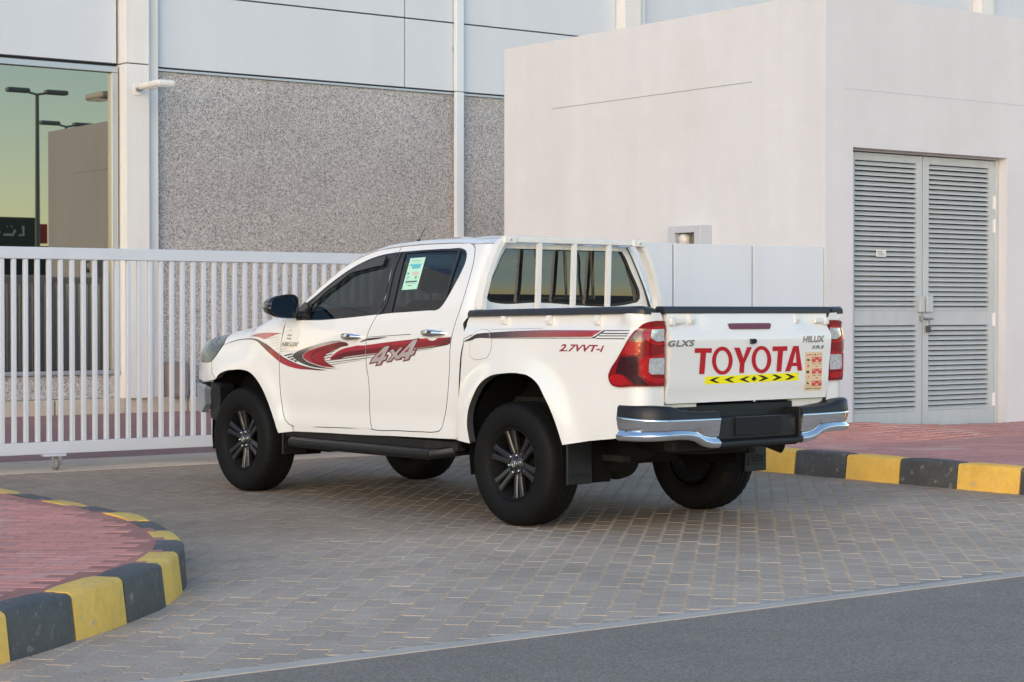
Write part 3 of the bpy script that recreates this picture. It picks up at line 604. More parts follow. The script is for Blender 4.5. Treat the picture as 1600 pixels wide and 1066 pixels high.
'd_bandC':[(0.2319,1.07),(0.1192,1.098),(0.0095,1.1171),(-0.1045,1.1259),(-0.1851,1.1258),(-0.2332,1.1217),(-0.2809,1.1092),(-0.3337,1.0937),(-0.3858,1.0736),(-0.4689,1.0381),(-0.5222,1.016),(-0.5751,0.9964),(-0.672,0.9687),(-0.7918,0.944),(-0.9102,0.9285),(-1.0272,0.92),(-1.1198,0.9164),(-1.0269,0.9138),(-0.9097,0.916),(-0.7909,0.9178),(-0.6789,0.928),(-0.5821,0.9464),(-0.5253,0.9635),(-0.4684,0.9899),(-0.3865,1.0276),(-0.3028,1.0725),(-0.2492,1.0996),(-0.1961,1.1138),(-0.1224,1.1186),(0.0079,1.1115),(0.118,1.0933)],
'd_edge':[(-0.329,1.0977),(-0.3815,1.0772),(-0.467,1.0417),(-0.521,1.0197),(-0.5751,1.0001),(-0.6721,0.9723),(-0.7919,0.9476),(-0.9103,0.9317),(-1.0273,0.9222),(-1.1198,0.9177),(-1.0271,0.9182),(-0.9101,0.9263),(-0.7918,0.9417),(-0.6719,0.9659),(-0.575,0.9932),(-0.5221,1.0124),(-0.4672,1.0344),(-0.3821,1.0689)],
'd_edgeC':[(-0.333,1.0978),(-0.3855,1.0773),(-0.469,1.0417),(-0.5222,1.0197),(-0.5751,1.0001),(-0.6721,0.9723),(-0.7919,0.9476),(-0.9103,0.9317),(-1.0273,0.9222),(-1.1198,0.9177),(-1.0271,0.9182),(-0.9101,0.9263),(-0.7918,0.9417),(-0.6719,0.9659),(-0.575,0.9932),(-0.5221,1.0124),(-0.4689,1.0344),(-0.386,1.069)],
'd_gray':[(-1.2756,1.1243),(-1.1776,1.1196),(-1.0647,1.105),(-0.9504,1.0858),(-0.8336,1.0617),(-0.7456,1.0379),(-0.6971,1.0167),(-0.6969,1.0009),(-0.7447,0.9791),(-0.8319,0.9538),(-0.9497,0.9361),(-1.1049,0.9284),(-1.3029,0.9272),(-1.2197,0.9288),(-1.0666,0.9387),(-0.9503,0.9562),(-0.8562,0.979),(-0.8169,0.9985),(-0.8172,1.0165),(-0.8731,1.0444),(-0.9906,1.073),(-1.1048,1.0945),(-1.2171,1.1113),(-1.2766,1.1186)],
'd_red':[(-1.2846,1.1156),(-1.2176,1.1082),(-1.1053,1.0901),(-0.9908,1.0685),(-0.873,1.0399),(-0.8268,1.0167),(-0.8233,0.9986),(-0.8642,0.9814),(-0.9504,0.9607),(-1.0667,0.9431),(-1.22,0.9376),(-1.1442,0.9602),(-1.0909,0.9857),(-1.0796,1.0033),(-1.107,1.0259),(-1.1839,1.0537),(-1.2744,1.077),(-1.3707,1.0914),(-1.3615,1.1043),(-1.3302,1.1127)],
'd_redline':[(-1.3542,1.1034),(-1.2573,1.0965),(-1.1448,1.0795),(-1.0299,1.0593),(-0.9517,1.0344),(-0.9216,1.0138),(-0.9213,0.9959),(-0.9546,0.9764),(-1.0206,0.9599),(-1.1055,0.9497),(-1.0285,0.9632),(-0.9665,0.9807),(-0.937,0.998),(-0.9397,1.0141),(-0.9673,1.0302),(-1.0376,1.0523),(-1.1453,1.0729),(-1.2582,1.089),(-1.3553,1.0947)],
'd_two':[(-1.1525,0.9913),(-1.1604,1.0047),(-1.1989,1.0275),(-1.2599,1.0548),(-1.3349,1.0734),(-1.4089,1.0832),(-1.4819,1.0929),(-1.5187,1.0934),(-1.6983,1.1086),(-1.8739,1.1244),(-2.0461,1.1381),(-2.1749,1.1462),(-2.3816,1.1542),(-2.463,1.1591),(-2.5274,1.1638),(-2.5307,1.1476),(-2.5099,1.1351),(-2.4535,1.1181),(-2.3068,1.0998),(-2.1393,1.0858),(-1.792,1.0519),(-1.5647,1.0345),(-1.3348,1.0123),(-1.1831,0.9919)],
'd_twob':[(-1.1756,0.9984),(-1.2063,1.0122),(-1.2597,1.0307),(-1.3352,1.0451),(-1.4841,1.0604),(-1.7017,1.0809),(-1.8778,1.0982),(-2.05,1.113),(-2.1851,1.1251),(-2.3841,1.1398),(-2.5072,1.1514),(-2.5274,1.1475),(-2.5099,1.1351),(-2.4535,1.1181),(-2.3068,1.0998),(-2.1393,1.0858),(-1.792,1.0519),(-1.5647,1.0345),(-1.3348,1.0123),(-1.1908,0.9938)],
'dl_0':[(-1.0985,0.9835),(-1.5646,1.0293),(-1.5646,1.0224),(-1.0985,0.9795)],
'dl_1':[(-1.5646,1.0293),(-1.7527,1.0462),(-1.7527,1.0428),(-1.5646,1.0224)],
'dl_2':[(-1.1098,0.9688),(-1.5644,1.0112),(-1.5643,1.006),(-1.1097,0.9653)],
'dl_3':[(-1.5644,1.0112),(-1.7023,1.024),(-1.7023,1.0223),(-1.5643,1.006)],
'dl_4':[(-1.1364,0.9554),(-1.5202,0.9959),(-1.5202,0.9946),(-1.1363,0.9515)],
'dl_5':[(-2.1226,1.0821),(-2.3105,1.097),(-2.3113,1.0904),(-2.123,1.0766)],
'dl_6':[(-2.3105,1.097),(-2.4539,1.1157),(-2.4547,1.11),(-2.3113,1.0904)],
'dl_7':[(-2.4539,1.1157),(-2.5252,1.1418),(-2.5259,1.1369),(-2.4547,1.11)],
'dl_8':[(-2.1301,1.0715),(-2.3052,1.0839),(-2.3053,1.0827),(-2.1303,1.0682)],
'dl_9':[(-1.5824,1.1517),(-2.0518,1.1754),(-2.0529,1.1713),(-1.5828,1.1495)],
'dl_10':[(-1.577,1.1415),(-1.6917,1.1487),(-1.816,1.1525),(-1.6936,1.1376),(-1.5793,1.1278),(-1.4938,1.1129),(-1.5281,1.128)],
'dl_11':[(-1.0834,0.9993),(-1.1605,1.0118),(-1.1604,1.0065),(-1.0833,0.994)],
'dl_12':[(-1.0876,1.0163),(-1.1837,1.0343),(-1.1837,1.029),(-1.0875,1.0109)],
'dl_13':[(-1.1071,1.0343),(-1.2144,1.055),(-1.2143,1.0506),(-1.107,1.0299)],
'dl_14':[(-1.1379,1.0503),(-1.2597,1.0706),(-1.2598,1.0671),(-1.1379,1.0468)],
'dl_15':[(-0.5835,1.0125),(-0.6973,1.028),(-0.694,1.0207),(-0.5997,1.0055)],
'dl_16':[(-0.624,0.9986),(-0.6938,1.0099),(-0.6953,1.0017),(-0.6401,0.9917)],
'dl_17':[(-0.6602,0.9857),(-0.7048,0.9938),(-0.7167,0.9867),(-0.6803,0.9779)],
'dl_18':[(-0.7044,0.9738),(-0.7327,0.9807),(-0.7566,0.9739),(-0.7363,0.9654)],
'df_0':[(-0.3587,1.1269),(-0.5095,1.1432),(-0.5101,1.14),(-0.359,1.1255)],
'df_1':[(-0.3871,1.1111),(-0.5154,1.125),(-0.5157,1.1218),(-0.3873,1.1097)],
'df_2':[(-0.4141,1.0931),(-0.5169,1.1044),(-0.5171,1.1012),(-0.4142,1.0917)],
'df_3':[(-0.4403,1.0769),(-0.5181,1.0861),(-0.5183,1.0829),(-0.4404,1.0755)],
'df_4':[(-0.4746,1.059),(-0.5191,1.0651),(-0.5193,1.0619),(-0.4747,1.0576)],
'dg_0':[(-0.5349,1.0546),(-0.7294,1.0722),(-0.7295,1.0708),(-0.5349,1.051)],
'dg_1':[(-0.5348,1.0384),(-0.6328,1.0459),(-0.6328,1.0445),(-0.5347,1.0352)],
'd_bed':[(-2.8839,1.1921),(-3.0874,1.2009),(-3.3605,1.2092),(-3.8875,1.2116),(-3.8215,1.1753),(-3.3811,1.1685),(-3.0983,1.1637),(-2.8889,1.1596)],
'd_bedfront':[(-2.6379,1.1395),(-2.7059,1.1617),(-2.7455,1.1792),(-2.8104,1.1874),(-2.8826,1.1906),(-2.8869,1.1576),(-2.7465,1.1536),(-2.6924,1.1402)],
'db_0':[(-3.9011,1.2117),(-3.9254,1.2119),(-3.8466,1.1673),(-3.8135,1.1654)],
'db_1':[(-2.8889,1.1588),(-3.8218,1.1693),(-3.8218,1.1663),(-2.8889,1.1556)],
'db_2':[(-3.913,1.2133),(-4.1273,1.2149),(-4.1286,1.2105),(-3.918,1.2089)],
'db_3':[(-3.9004,1.1973),(-4.1244,1.1981),(-4.1264,1.1937),(-3.9023,1.1928)],
'db_4':[(-3.8806,1.1833),(-4.1185,1.1848),(-4.1198,1.1804),(-3.8815,1.1788)],
'db_5':[(-3.8576,1.1681),(-4.1011,1.1692),(-4.1011,1.1648),(-3.8576,1.1637)],
'db_6':[(-2.6097,1.1455),(-2.7116,1.1778),(-2.7122,1.1738),(-2.6097,1.1435)],
'db_7':[(-2.6033,1.1293),(-2.7251,1.1502),(-2.7251,1.1454),(-2.6033,1.1272)],
'db_8':[(-2.8789,1.2097),(-3.3601,1.2205),(-3.3618,1.2193),(-2.8805,1.2086)],
't_27':[(-3.5314,1.0848),(-3.9213,1.087),(-3.9282,1.1282),(-3.5435,1.1297)],
't_hilux_side':[(-0.5468,1.0735),(-0.7612,1.0765),(-0.7737,1.1059),(-0.5598,1.1033)],
'paper':[(-0.5542,1.1124),(-0.7424,1.101),(-0.7669,1.2005),(-0.5883,1.2038)],
'f4a':[(-1.79,1.0884),(-1.8414,1.0954),(-1.7846,1.024),(-1.8184,1.0286),(-1.7961,1.0015),(-1.7622,0.9968),(-1.7413,0.972),(-1.6969,0.9658),(-1.7178,0.9907),(-1.6285,0.9783),(-1.6444,1.0004)],
'f4ao':[(-1.7836,1.0947),(-1.8586,1.104),(-1.8031,1.0327),(-1.8367,1.0373),(-1.8039,0.9955),(-1.7699,0.9908),(-1.7491,0.966),(-1.6781,0.9569),(-1.6991,0.9818),(-1.61,0.9691),(-1.6345,1.0042)],
'f4b':[(-2.0879,1.1336),(-2.1409,1.1423),(-2.0901,1.066),(-2.125,1.0717),(-2.1028,1.0427),(-2.0676,1.0369),(-2.0465,1.0103),(-2.0002,1.0026),(-2.0215,1.0293),(-1.9285,1.0139),(-1.9445,1.0375)],
'f4bo':[(-2.0812,1.1397),(-2.1566,1.151),(-2.107,1.0748),(-2.1417,1.0805),(-2.1106,1.037),(-2.0753,1.0312),(-2.0542,1.0046),(-1.9825,0.9937),(-2.0039,1.0204),(-1.9111,1.0046),(-1.9348,1.0411)],
'f4x':[(-1.8496,1.0634),(-1.8845,1.0745),(-1.9069,1.051),(-1.9582,1.0845),(-1.9843,1.0849),(-1.9244,1.0408),(-1.959,1.0124),(-1.9152,1.0063),(-1.8935,1.0244),(-1.8534,0.9945),(-1.8224,0.9912),(-1.8786,1.0347)],
'f4xo':[(-1.8333,1.0659),(-1.8885,1.0836),(-1.9094,1.0625),(-1.9527,1.0913),(-2.0042,1.0909),(-1.9388,1.0407),(-1.9785,1.0081),(-1.9101,0.9986),(-1.8928,1.013),(-1.8594,0.9882),(-1.8023,0.9839),(-1.8648,1.035)],
'f4ah':[(-1.7379,1.0198),(-1.7688,1.0561),(-1.6955,1.013)],
'f4bh':[(-2.0418,1.0602),(-2.0703,1.0995),(-1.997,1.0519)],
'handle_f':[(-1.2787,1.1493),(-1.5165,1.1517)],
'handle_r':[(-2.1668,1.181),(-2.4208,1.1832)],
'stick':[(-1.8172,1.4685),(-1.9801,1.474),(-1.9446,1.6879),(-1.7814,1.6836)],
'tT1':[(0.5073,1.1105),(0.3649,1.1087),(0.3638,1.0812),(0.4102,1.0819),(0.4108,0.9573),(0.4539,0.9582),(0.4563,1.0825),(0.5062,1.0832)],
'tO1':[(0.1785,1.0323),(0.1783,1.0138),(0.1827,0.9962),(0.1917,0.9806),(0.2046,0.9676),(0.2206,0.9581),(0.2388,0.9523),(0.2583,0.9506),(0.278,0.9531),(0.297,0.9596),(0.3144,0.9698),(0.3294,0.9832),(0.3413,0.9991),(0.3499,1.0168),(0.3545,1.0352),(0.3549,1.0536),(0.3508,1.071),(0.3424,1.0865),(0.3302,1.0994),(0.3146,1.1091),(0.2967,1.115),(0.2774,1.1168),(0.2576,1.1145),(0.2384,1.1082),(0.2206,1.098),(0.2051,1.0847),(0.1924,1.0687),(0.1834,1.051)],
'tO1h':[(0.2125,1.0322),(0.212,1.0186),(0.2144,1.0057),(0.2196,0.9942),(0.2272,0.9846),(0.2369,0.9775),(0.248,0.9732),(0.2599,0.9719),(0.2721,0.9737),(0.284,0.9784),(0.2949,0.9859),(0.3044,0.9957),(0.3121,1.0074),(0.3178,1.0204),(0.3209,1.034),(0.3214,1.0475),(0.3192,1.0603),(0.3144,1.0718),(0.3071,1.0813),(0.2978,1.0884),(0.2869,1.0928),(0.275,1.0942),(0.2628,1.0925),(0.2508,1.0878),(0.2396,1.0804),(0.2297,1.0706),(0.2216,1.0589),(0.2157,1.0459)],
'tO2':[(-0.1596,1.0333),(-0.16,1.0149),(-0.1557,0.9975),(-0.1469,0.9819),(-0.1341,0.9691),(-0.1184,0.9596),(-0.1004,0.9538),(-0.0811,0.9521),(-0.0616,0.9546),(-0.0427,0.9611),(-0.0255,0.9712),(-0.0106,0.9845),(0.0014,1.0003),(0.01,1.0178),(0.0147,1.0361),(0.0151,1.0544),(0.0112,1.0716),(0.003,1.0871),(-0.0091,1.0999),(-0.0244,1.1095),(-0.0421,1.1153),(-0.0613,1.1172),(-0.0808,1.1149),(-0.0998,1.1086),(-0.1175,1.0985),(-0.133,1.0853),(-0.1456,1.0694),(-0.1547,1.0518)],
'tO2h':[(-0.1242,1.0339),(-0.1249,1.0203),(-0.1227,1.0075),(-0.1179,0.996),(-0.1106,0.9865),(-0.1014,0.9795),(-0.0908,0.9752),(-0.0793,0.9739),(-0.0676,0.9756),(-0.0562,0.9803),(-0.0457,0.9878),(-0.0364,0.9975),(-0.0289,1.0091),(-0.0233,1.022),(-0.0201,1.0356),(-0.0195,1.0491),(-0.0214,1.0618),(-0.026,1.0732),(-0.0329,1.0827),(-0.0418,1.0898),(-0.0522,1.0941),(-0.0636,1.0955),(-0.0753,1.0939),(-0.0869,1.0892),(-0.0977,1.0818),(-0.1073,1.0721),(-0.1152,1.0604),(-0.121,1.0475)],
'tY':[(0.1763,1.11),(0.1276,1.1094),(0.0882,1.0459),(0.0653,1.1108),(0.0203,1.1109),(0.0733,1.0134),(0.0729,0.9567),(0.1135,0.9576),(0.114,1.0141)],
'tT2':[(-0.1606,1.1131),(-0.2943,1.113),(-0.2954,1.0853),(-0.2586,1.085),(-0.2574,0.9587),(-0.2142,0.9589),(-0.2112,1.0849),(-0.1618,1.0848)],
'tA':[(-0.3466,1.1132),(-0.3959,1.1133),(-0.4484,0.9616),(-0.4067,0.9602),(-0.3972,0.9905),(-0.349,0.9907),(-0.3367,0.9586),(-0.2921,0.9588)],
'tAh':[(-0.3721,1.0828),(-0.3903,1.0112),(-0.3564,1.0111)],
'yel':[(0.399,0.8958),(-0.4213,0.9016),(-0.4164,0.9497),(0.4035,0.9417)],
'chL0':[(0.3695,0.9205),(0.3081,0.9361),(0.2775,0.9361),(0.3239,0.9202),(0.2763,0.9027),(0.3049,0.9034)],
'chL1':[(0.2414,0.9204),(0.1791,0.9361),(0.1481,0.9361),(0.1951,0.9201),(0.1468,0.9025),(0.1758,0.9032)],
'chL2':[(0.1103,0.9196),(0.0471,0.9354),(0.0157,0.9354),(0.0634,0.9192),(0.0143,0.9016),(0.0437,0.9022)],
'chR0':[(-0.1499,0.921),(-0.0842,0.9405),(-0.0503,0.9405),(-0.1018,0.922),(-0.0558,0.9057),(-0.0877,0.905)],
'chR1':[(-0.2714,0.9226),(-0.2048,0.9423),(-0.1705,0.9423),(-0.2227,0.9237),(-0.176,0.9073),(-0.2084,0.9065)],
'chR2':[(-0.3913,0.9237),(-0.3238,0.9435),(-0.289,0.9435),(-0.3419,0.9248),(-0.2947,0.9082),(-0.3274,0.9075)],
'chD':[(0.0058,0.9201),(-0.0179,0.9369),(-0.0447,0.9204),(-0.0212,0.9043)],
'stk':[(-0.4852,0.8333),(-0.6509,0.8326),(-0.622,1.0743),(-0.4617,1.072)],
'glx':[(0.7298,1.1215),(0.5181,1.1218),(0.516,1.1594),(0.7267,1.1573)],
'hil':[(-0.4269,1.1343),(-0.6261,1.1352),(-0.6275,1.1738),(-0.4302,1.1725)],
'sr':[(-0.5162,1.095),(-0.6281,1.0951),(-0.6302,1.1158),(-0.5205,1.1156)],
'hm':[(0.2139,1.25),(0.195,1.2535),(-0.1458,1.2536),(-0.1612,1.2484),(-0.1585,1.234),(-0.1395,1.2182),(0.1856,1.218),(0.2042,1.223)],
'hole':[(0.0421,1.1599),(0.0086,1.1611),(-0.0023,1.1523),(-0.0031,1.1416),(0.0118,1.1324),(0.04,1.1312)],
'tg_edge':[(0.7196,1.3119),(0.7164,0.7847),(-0.677,0.8072),(-0.6802,1.3227)],
'bg':[(0.5604,1.7435),(0.5981,1.6727),(0.6311,1.5981),(0.663,1.5205),(0.6822,1.4559),(0.6776,1.4129),(0.6505,1.3884),(0.617,1.3811),(0.3044,1.3828),(-0.6574,1.3847),(-0.6913,1.4037),(-0.7008,1.4477),(-0.6872,1.5112),(-0.6614,1.5812),(-0.5985,1.6941),(-0.5565,1.7326),(-0.5139,1.7465),(-0.3128,1.7535),(0.1381,1.754)],
'bd':[(0.2601,1.7456),(0.2696,1.3854),(-0.0477,1.7435),(-0.038,1.3863),(-0.3486,1.7499),(-0.338,1.3872)],
'rk':[(0.4954,1.8075),(-0.6102,1.8172),(-0.7287,1.6211),(-0.7483,1.3663),(0.2737,1.7624),(-0.0378,1.7694),(-0.3452,1.7675),(0.3677,1.3558),(0.0611,1.3562),(-0.2436,1.3567),(-0.7066,1.3706),(-0.6559,1.5279),(-0.6309,1.7385)],
}
# ------------------------------------------------------------------ pickup: panel builder
def loop_smooth(pts,closed=True,seg=.02,corner=38):
    P=[np.array(p,float) for p in pts]; Q=[P[0]]
    for p in P[1:]:
        if np.linalg.norm(p-Q[-1])>1e-4: Q.append(p)
    if closed and np.linalg.norm(Q[0]-Q[-1])<1e-4: Q.pop()
    n=len(Q); out=[]
    def isc(i):
        if not closed and i in(0,n-1): return True
        a=Q[i]-Q[i-1]; b=Q[(i+1)%n]-Q[i]; c=np.dot(a,b)/(np.linalg.norm(a)*np.linalg.norm(b)+1e-12); return math.degrees(math.acos(np.clip(c,-1,1)))>corner
    C_=[isc(i) for i in range(n)]
    def tang(i):
        if C_[i]: return None
        a=Q[i]-Q[i-1]; b=Q[(i+1)%n]-Q[i]; la,lb=np.linalg.norm(a),np.linalg.norm(b); return (a/la*lb+b/lb*la)/(la+lb)
    for i in range(n if closed else n-1):
        a,b=Q[i],Q[(i+1)%n]; L=np.linalg.norm(b-a); ta,tb=tang(i),tang((i+1)%n); d=(b-a)/L
        ta=d if ta is None else ta/np.linalg.norm(ta)*min(1,np.linalg.norm(ta)); tb=d if tb is None else tb
        k=max(1,int(math.ceil(L/seg)))
        for t in np.linspace(0,1,k,endpoint=False):
            out.append((2*t**3-3*t*t+1)*a+(t**3-2*t*t+t)*L*ta+(3*t*t-2*t**3)*b+(t**3-t*t)*L*tb)
    if not closed: out.append(Q[-1])
    return np.array(out)
def area(P): x,y=P[:,0],P[:,1]; return .5*np.sum(x*np.roll(y,-1)-np.roll(x,-1)*y)
def inset(P,d):
    if d==0: return P
    sg=1 if area(P)>0 else -1
    a=P-np.roll(P,1,0); b=np.roll(P,-1,0)-P
    a/=np.linalg.norm(a,axis=1)[:,None]+1e-12; b/=np.linalg.norm(b,axis=1)[:,None]+1e-12
    na=np.stack([-a[:,1],a[:,0]],1)*sg; nb=np.stack([-b[:,1],b[:,0]],1)*sg
    m=na+nb; m/=np.maximum(np.linalg.norm(m,axis=1),.2)[:,None]; c=np.maximum(np.sum(m*na,1),.5)
    return P+m*(d/c)[:,None]
def tri2d(loops,step,keep):
    V=np.concatenate(loops); E=[];k=0
    for l in loops: n=len(l); E+=[(k+i,k+(i+1)%n) for i in range(n)]; k+=n
    lo,hi=V.min(0),V.max(0)
    if step:
        gx=np.arange(lo[0]+step/2,hi[0],step); gy=np.arange(lo[1]+step/2,hi[1],step)
        G=np.array([(x+(step/2 if j%2 else 0),y) for j,y in enumerate(gy) for x in gx])
        if len(G):
            G=G[keep(G)]
            if len(G):
                dm=np.full(len(G),9.)
                for i in range(0,len(V),400): dm=np.minimum(dm,np.min(np.linalg.norm(G[:,None]-V[None,i:i+400],axis=2),axis=1))
                G=G[dm>step*.45]; V=np.concatenate([V,G]) if len(G) else V
    r=delaunay_2d_cdt([Vector(v) for v in V.tolist()],E,[],0,1e-6)
    nv=np.array([tuple(v) for v in r[0]]); T=np.array([f for f in r[2] if len(f)==3])
    T=T[keep(nv[T].mean(1))]
    a,b,c=nv[T[:,0]],nv[T[:,1]],nv[T[:,2]]; ar=(b[:,0]-a[:,0])*(c[:,1]-a[:,1])-(c[:,0]-a[:,0])*(b[:,1]-a[:,1])
    T[ar<0]=T[ar<0][:,::-1]; T=T[np.abs(ar)>1e-9]
    return nv,T
def normals(S,uv,e=.002):
    u,v=uv[:,0],uv[:,1]; du=S(u+e,v)-S(u-e,v); dv=S(u,v+e)-S(u,v-e); n=-np.cross(du,dv); l=np.linalg.norm(n,axis=1)[:,None]; return n/np.maximum(l,1e-9)
def pts3(S,uv,off=0.):
    P=S(uv[:,0],uv[:,1]); return P if off is 0 else P+normals(S,uv)*off
def finish(name,V,F,m,parent,mirror=False,sharp=None,smooth=True,cols=None):
    V=np.array(V,float)
    if mirror: V=V*np.array([1,-1,1]); F=[f[::-1] for f in F]
    me=bpy.data.meshes.new(name); me.from_pydata(V.tolist(),[],[tuple(int(i) for i in f) for f in F]); me.polygons.foreach_set('use_smooth',[smooth]*len(me.polygons))
    if sharp:
        ss={tuple(sorted(e)) for e in sharp}; fl=[tuple(sorted(e.vertices)) in ss for e in me.edges]; me.edges.foreach_set('use_edge_sharp',fl)
    if cols is not None:
        a=me.color_attributes.new('tint','FLOAT_COLOR','POINT'); a.data.foreach_set('color',np.concatenate([cols,np.ones((len(cols),1))],1).astype(np.float32).ravel())
    me.update(); return link(name,me,m,parent)
OUT={}
def panel(name,outline,S,parent,m,holes=(),step=.035,gap=.0028,depth=.022,off=0,mirror=False,raw=False,hgap=None,rim=True):
    o=inset(np.array(outline) if raw else loop_smooth(outline),gap); hs=[inset(loop_smooth(h),-(gap if hgap is None else hgap)) for h in holes]
    def keep(p):
        k=inpoly(p,o)
        for h in hs: k&=~inpoly(p,h)
        return k
    uv,T=tri2d([o]+hs,step,keep); P=pts3(S,uv,off); V=P.tolist(); F=[tuple(t[::-1]) for t in T]; sharp=[]
    # boundary edges get a turned-in flange
    cnt={}
    for t in T:
        for i in range(3): e=(t[i],t[(i+1)%3]); k=tuple(sorted(e)); cnt[k]=None if k in cnt else e
    N_=normals(S,uv); idx={}
    if depth:
        for k,e in cnt.items():
            if e is None: continue
            for i in e:
                if i not in idx: idx[i]=len(V); V.append((P[i]-N_[i]*depth).tolist())
            F.append((e[0],e[1],idx[e[1]],idx[e[0]])); sharp.append(e)
    nF=len(T)
    def dark(o):      # shade in the shut lines: turned-in edges of painted panels coloured dark
        if m=='white_paint' and depth>0 and rim and len(F)>nF:
            o.data.materials.append(M['seam']); o.data.polygons.foreach_set('material_index',[0]*nF+[1]*(len(F)-nF))
    r=finish(name,V,F,m,parent,False,sharp); dark(r)
    if mirror:
        r2=finish(name,V,F,m,mirror if not isinstance(mirror,bool) else parent,True,sharp); dark(r2); r['_m']=1; del r['_m']; return r,r2
    return r
def decal(name,poly,S,parent,m='print',col=(0,0,0),off=.0030,clip=None,holes=(),step=.026,smooth=True,colf=None,thick=0.):
    o=loop_smooth(poly,seg=.015) if smooth else np.array(poly,float); hs=[loop_smooth(h,seg=.015) if smooth else np.array(h,float) for h in holes]; loops=[o]+hs+([clip] if clip is not None else [])
    def keep(p):
        k=inpoly(p,o)
        for h in hs: k&=~inpoly(p,h)
        if clip is not None: k&=inpoly(p,clip)
        return k
    try: uv,T=tri2d(loops,step,keep)
    except Exception: return None
    if len(T)==0: return None
    used=np.unique(T); mp=-np.ones(len(uv),int); mp[used]=np.arange(len(used)); uv=uv[used]; T=mp[T]
    P=pts3(S,uv,off); V=P.tolist(); F=[tuple(t[::-1]) for t in T]; sharp=[]
    cols=np.array([colf(u) for u in uv]) if colf else np.tile(np.array(col,float),(len(uv),1))
    if thick:
        Q=pts3(S,uv,off-thick); cnt={}
        for t in T:
            for i in range(3): e=(t[i],t[(i+1)%3]); k=tuple(sorted(e)); cnt[k]=None if k in cnt else e
        n0=len(V); V+=Q.tolist(); cols=np.concatenate([cols,cols])
        for e in cnt.values():
            if e is not None: F.append((e[0],e[1],n0+e[1],n0+e[0])); sharp.append(e)
    return finish(name,V,F,m,parent,False,sharp,True,cols if m.startswith('print') else None)
def join(objs,name=None):
    objs=[o for o in objs if o is not None]
    if not objs: return None
    V=[];F=[];C=[];k=0; b=objs[0]; has=len(b.data.color_attributes)>0; ms=[]; mi=[]
    for o in objs:
        me=o.data; V+=[v.co[:] for v in me.vertices]; F+=[tuple(i+k for i in p.vertices) for p in me.polygons]; k=len(V)
        if has: C+=[tuple(d.color)[:3] for d in me.color_attributes['tint'].data]
        mm=me.materials[0]; 
        if mm not in ms: ms.append(mm)
        mi+=[ms.index(mm)]*len(me.polygons)
    par=b.parent; nm=name or b.name.split('.')[0]
    for o in objs: bpy.data.objects.remove(o)
    r=finish(nm,V,F,ms[0],par,False,None,False,np.array(C) if has else None)
    for mm in ms[1:]: r.data.materials.append(mm)
    r.data.polygons.foreach_set('material_index',mi); return r
def textmesh(body,shear=0.,bold=0.,space=1.):
    c=bpy.data.curves.new('lettering','FONT'); c.body=body; c.shear=shear; c.offset=bold; c.space_character=space; c.resolution_u=4
    o=bpy.data.objects.new('lettering',c); COL.objects.link(o); bpy.context.view_layer.update()
    me=o.evaluated_get(bpy.context.evaluated_depsgraph_get()).to_mesh(); V=np.array([v.co[:2] for v in me.vertices]); F=[tuple(p.vertices) for p in me.polygons]
    bpy.data.objects.remove(o); bpy.data.curves.remove(c); lo,hi=V.min(0),V.max(0); return (V-lo)/(hi-lo),F
def text(name,body,quad,S,parent,m,col=(0,0,0),off=.0018,shear=0.,bold=0.,thick=0.,colf=None,space=1.):
    """quad: bottom left, bottom right, top right, top left in surface coordinates"""
    t,F=textmesh(body,shear,bold,space); q=[np.array(p) for p in quad]; u,v=t[:,:1],t[:,1:]
    uv=(q[0]*(1-u)+q[1]*u)*(1-v)+(q[3]*(1-u)+q[2]*u)*v
    P=pts3(S,uv,off); V=P.tolist(); cols=np.array([colf(a) for a in t]) if colf else np.tile(np.array(col,float),(len(uv),1))
    if thick:
        Q=pts3(S,uv,off-thick); n0=len(V); V+=Q.tolist(); cnt={}; F2=list(F)
        for f in F:
            for i in range(len(f)): e=(f[i],f[(i+1)%len(f)]); k=tuple(sorted(e)); cnt[k]=None if k in cnt else e
        for e in cnt.values():
            if e is not None: F2.append((e[0],e[1],n0+e[1],n0+e[0]))
        F=F2; cols=np.concatenate([cols,cols])
    return finish(name,V,F,m,parent,False,None,False,cols if m.startswith('print') else None)

# ------------------------------------------------------------------ pickup: body (x forward, y to its left, z up, origin under the front axle)
TR=thing('pickup_truck','white double cab pickup with red side stripes parked on the paved driveway','pickup truck',(7.883,12.778,0),R(93.62))
L=lambda *a: sum([list(D[n]) for n in a],[])
rv=lambda n: list(D[n])[::-1]
door_f=rv('door_top_f')[:-1]+[] 
fd=list(D['door_front_edge'])+list(D['door_bottom'])[1:]+rv('bgap')[1:]+list(D['door_top_f'])[1:]+[(-.60,1.305)]
rd=list(D['door_bottom2'])+list(D['rdoor_rear'])[1:]+list(D['door_top_r'])[1:]+list(D['bgap'])[1:]
wf=list(D['win_bottom_f'])+rv('bgap')[-5:-4]*0+[(-1.652,1.3025),(-1.676,1.392),(-1.632,1.640),(-1.634,1.7262)]+list(D['win_top_f'])[1:]
wf_panel=list(D['win_bottom_f'])[:-1]+[(-1.6275,1.3019),(-1.664,1.387),(-1.620,1.656),(-1.626,1.7262)]+list(D['win_top_f'])[1:]
wr=[(-1.6440,1.3025)]+list(D['win_bottom_r'])[1:]+list(D['win_rear'])[1:]+list(D['win_top_r'])[1:-1]+[(-1.640,1.7268),(-1.634,1.656),(-1.680,1.387)]
DOORS={}
for mir in (False,True):
    S_=(lambda u,v: Scab(u,v)*np.array([1,-1,1])) if mir else Scab
def both(name,outline,S,m,**k): return panel(name,outline,S,TR,m,mirror=True,**k)
door1,door1r=both('door',fd,Scab,'white_paint',holes=[wf_panel],hgap=0)
door2,door2r=both('door',rd,Scab,'white_paint',holes=[wr],hgap=0)
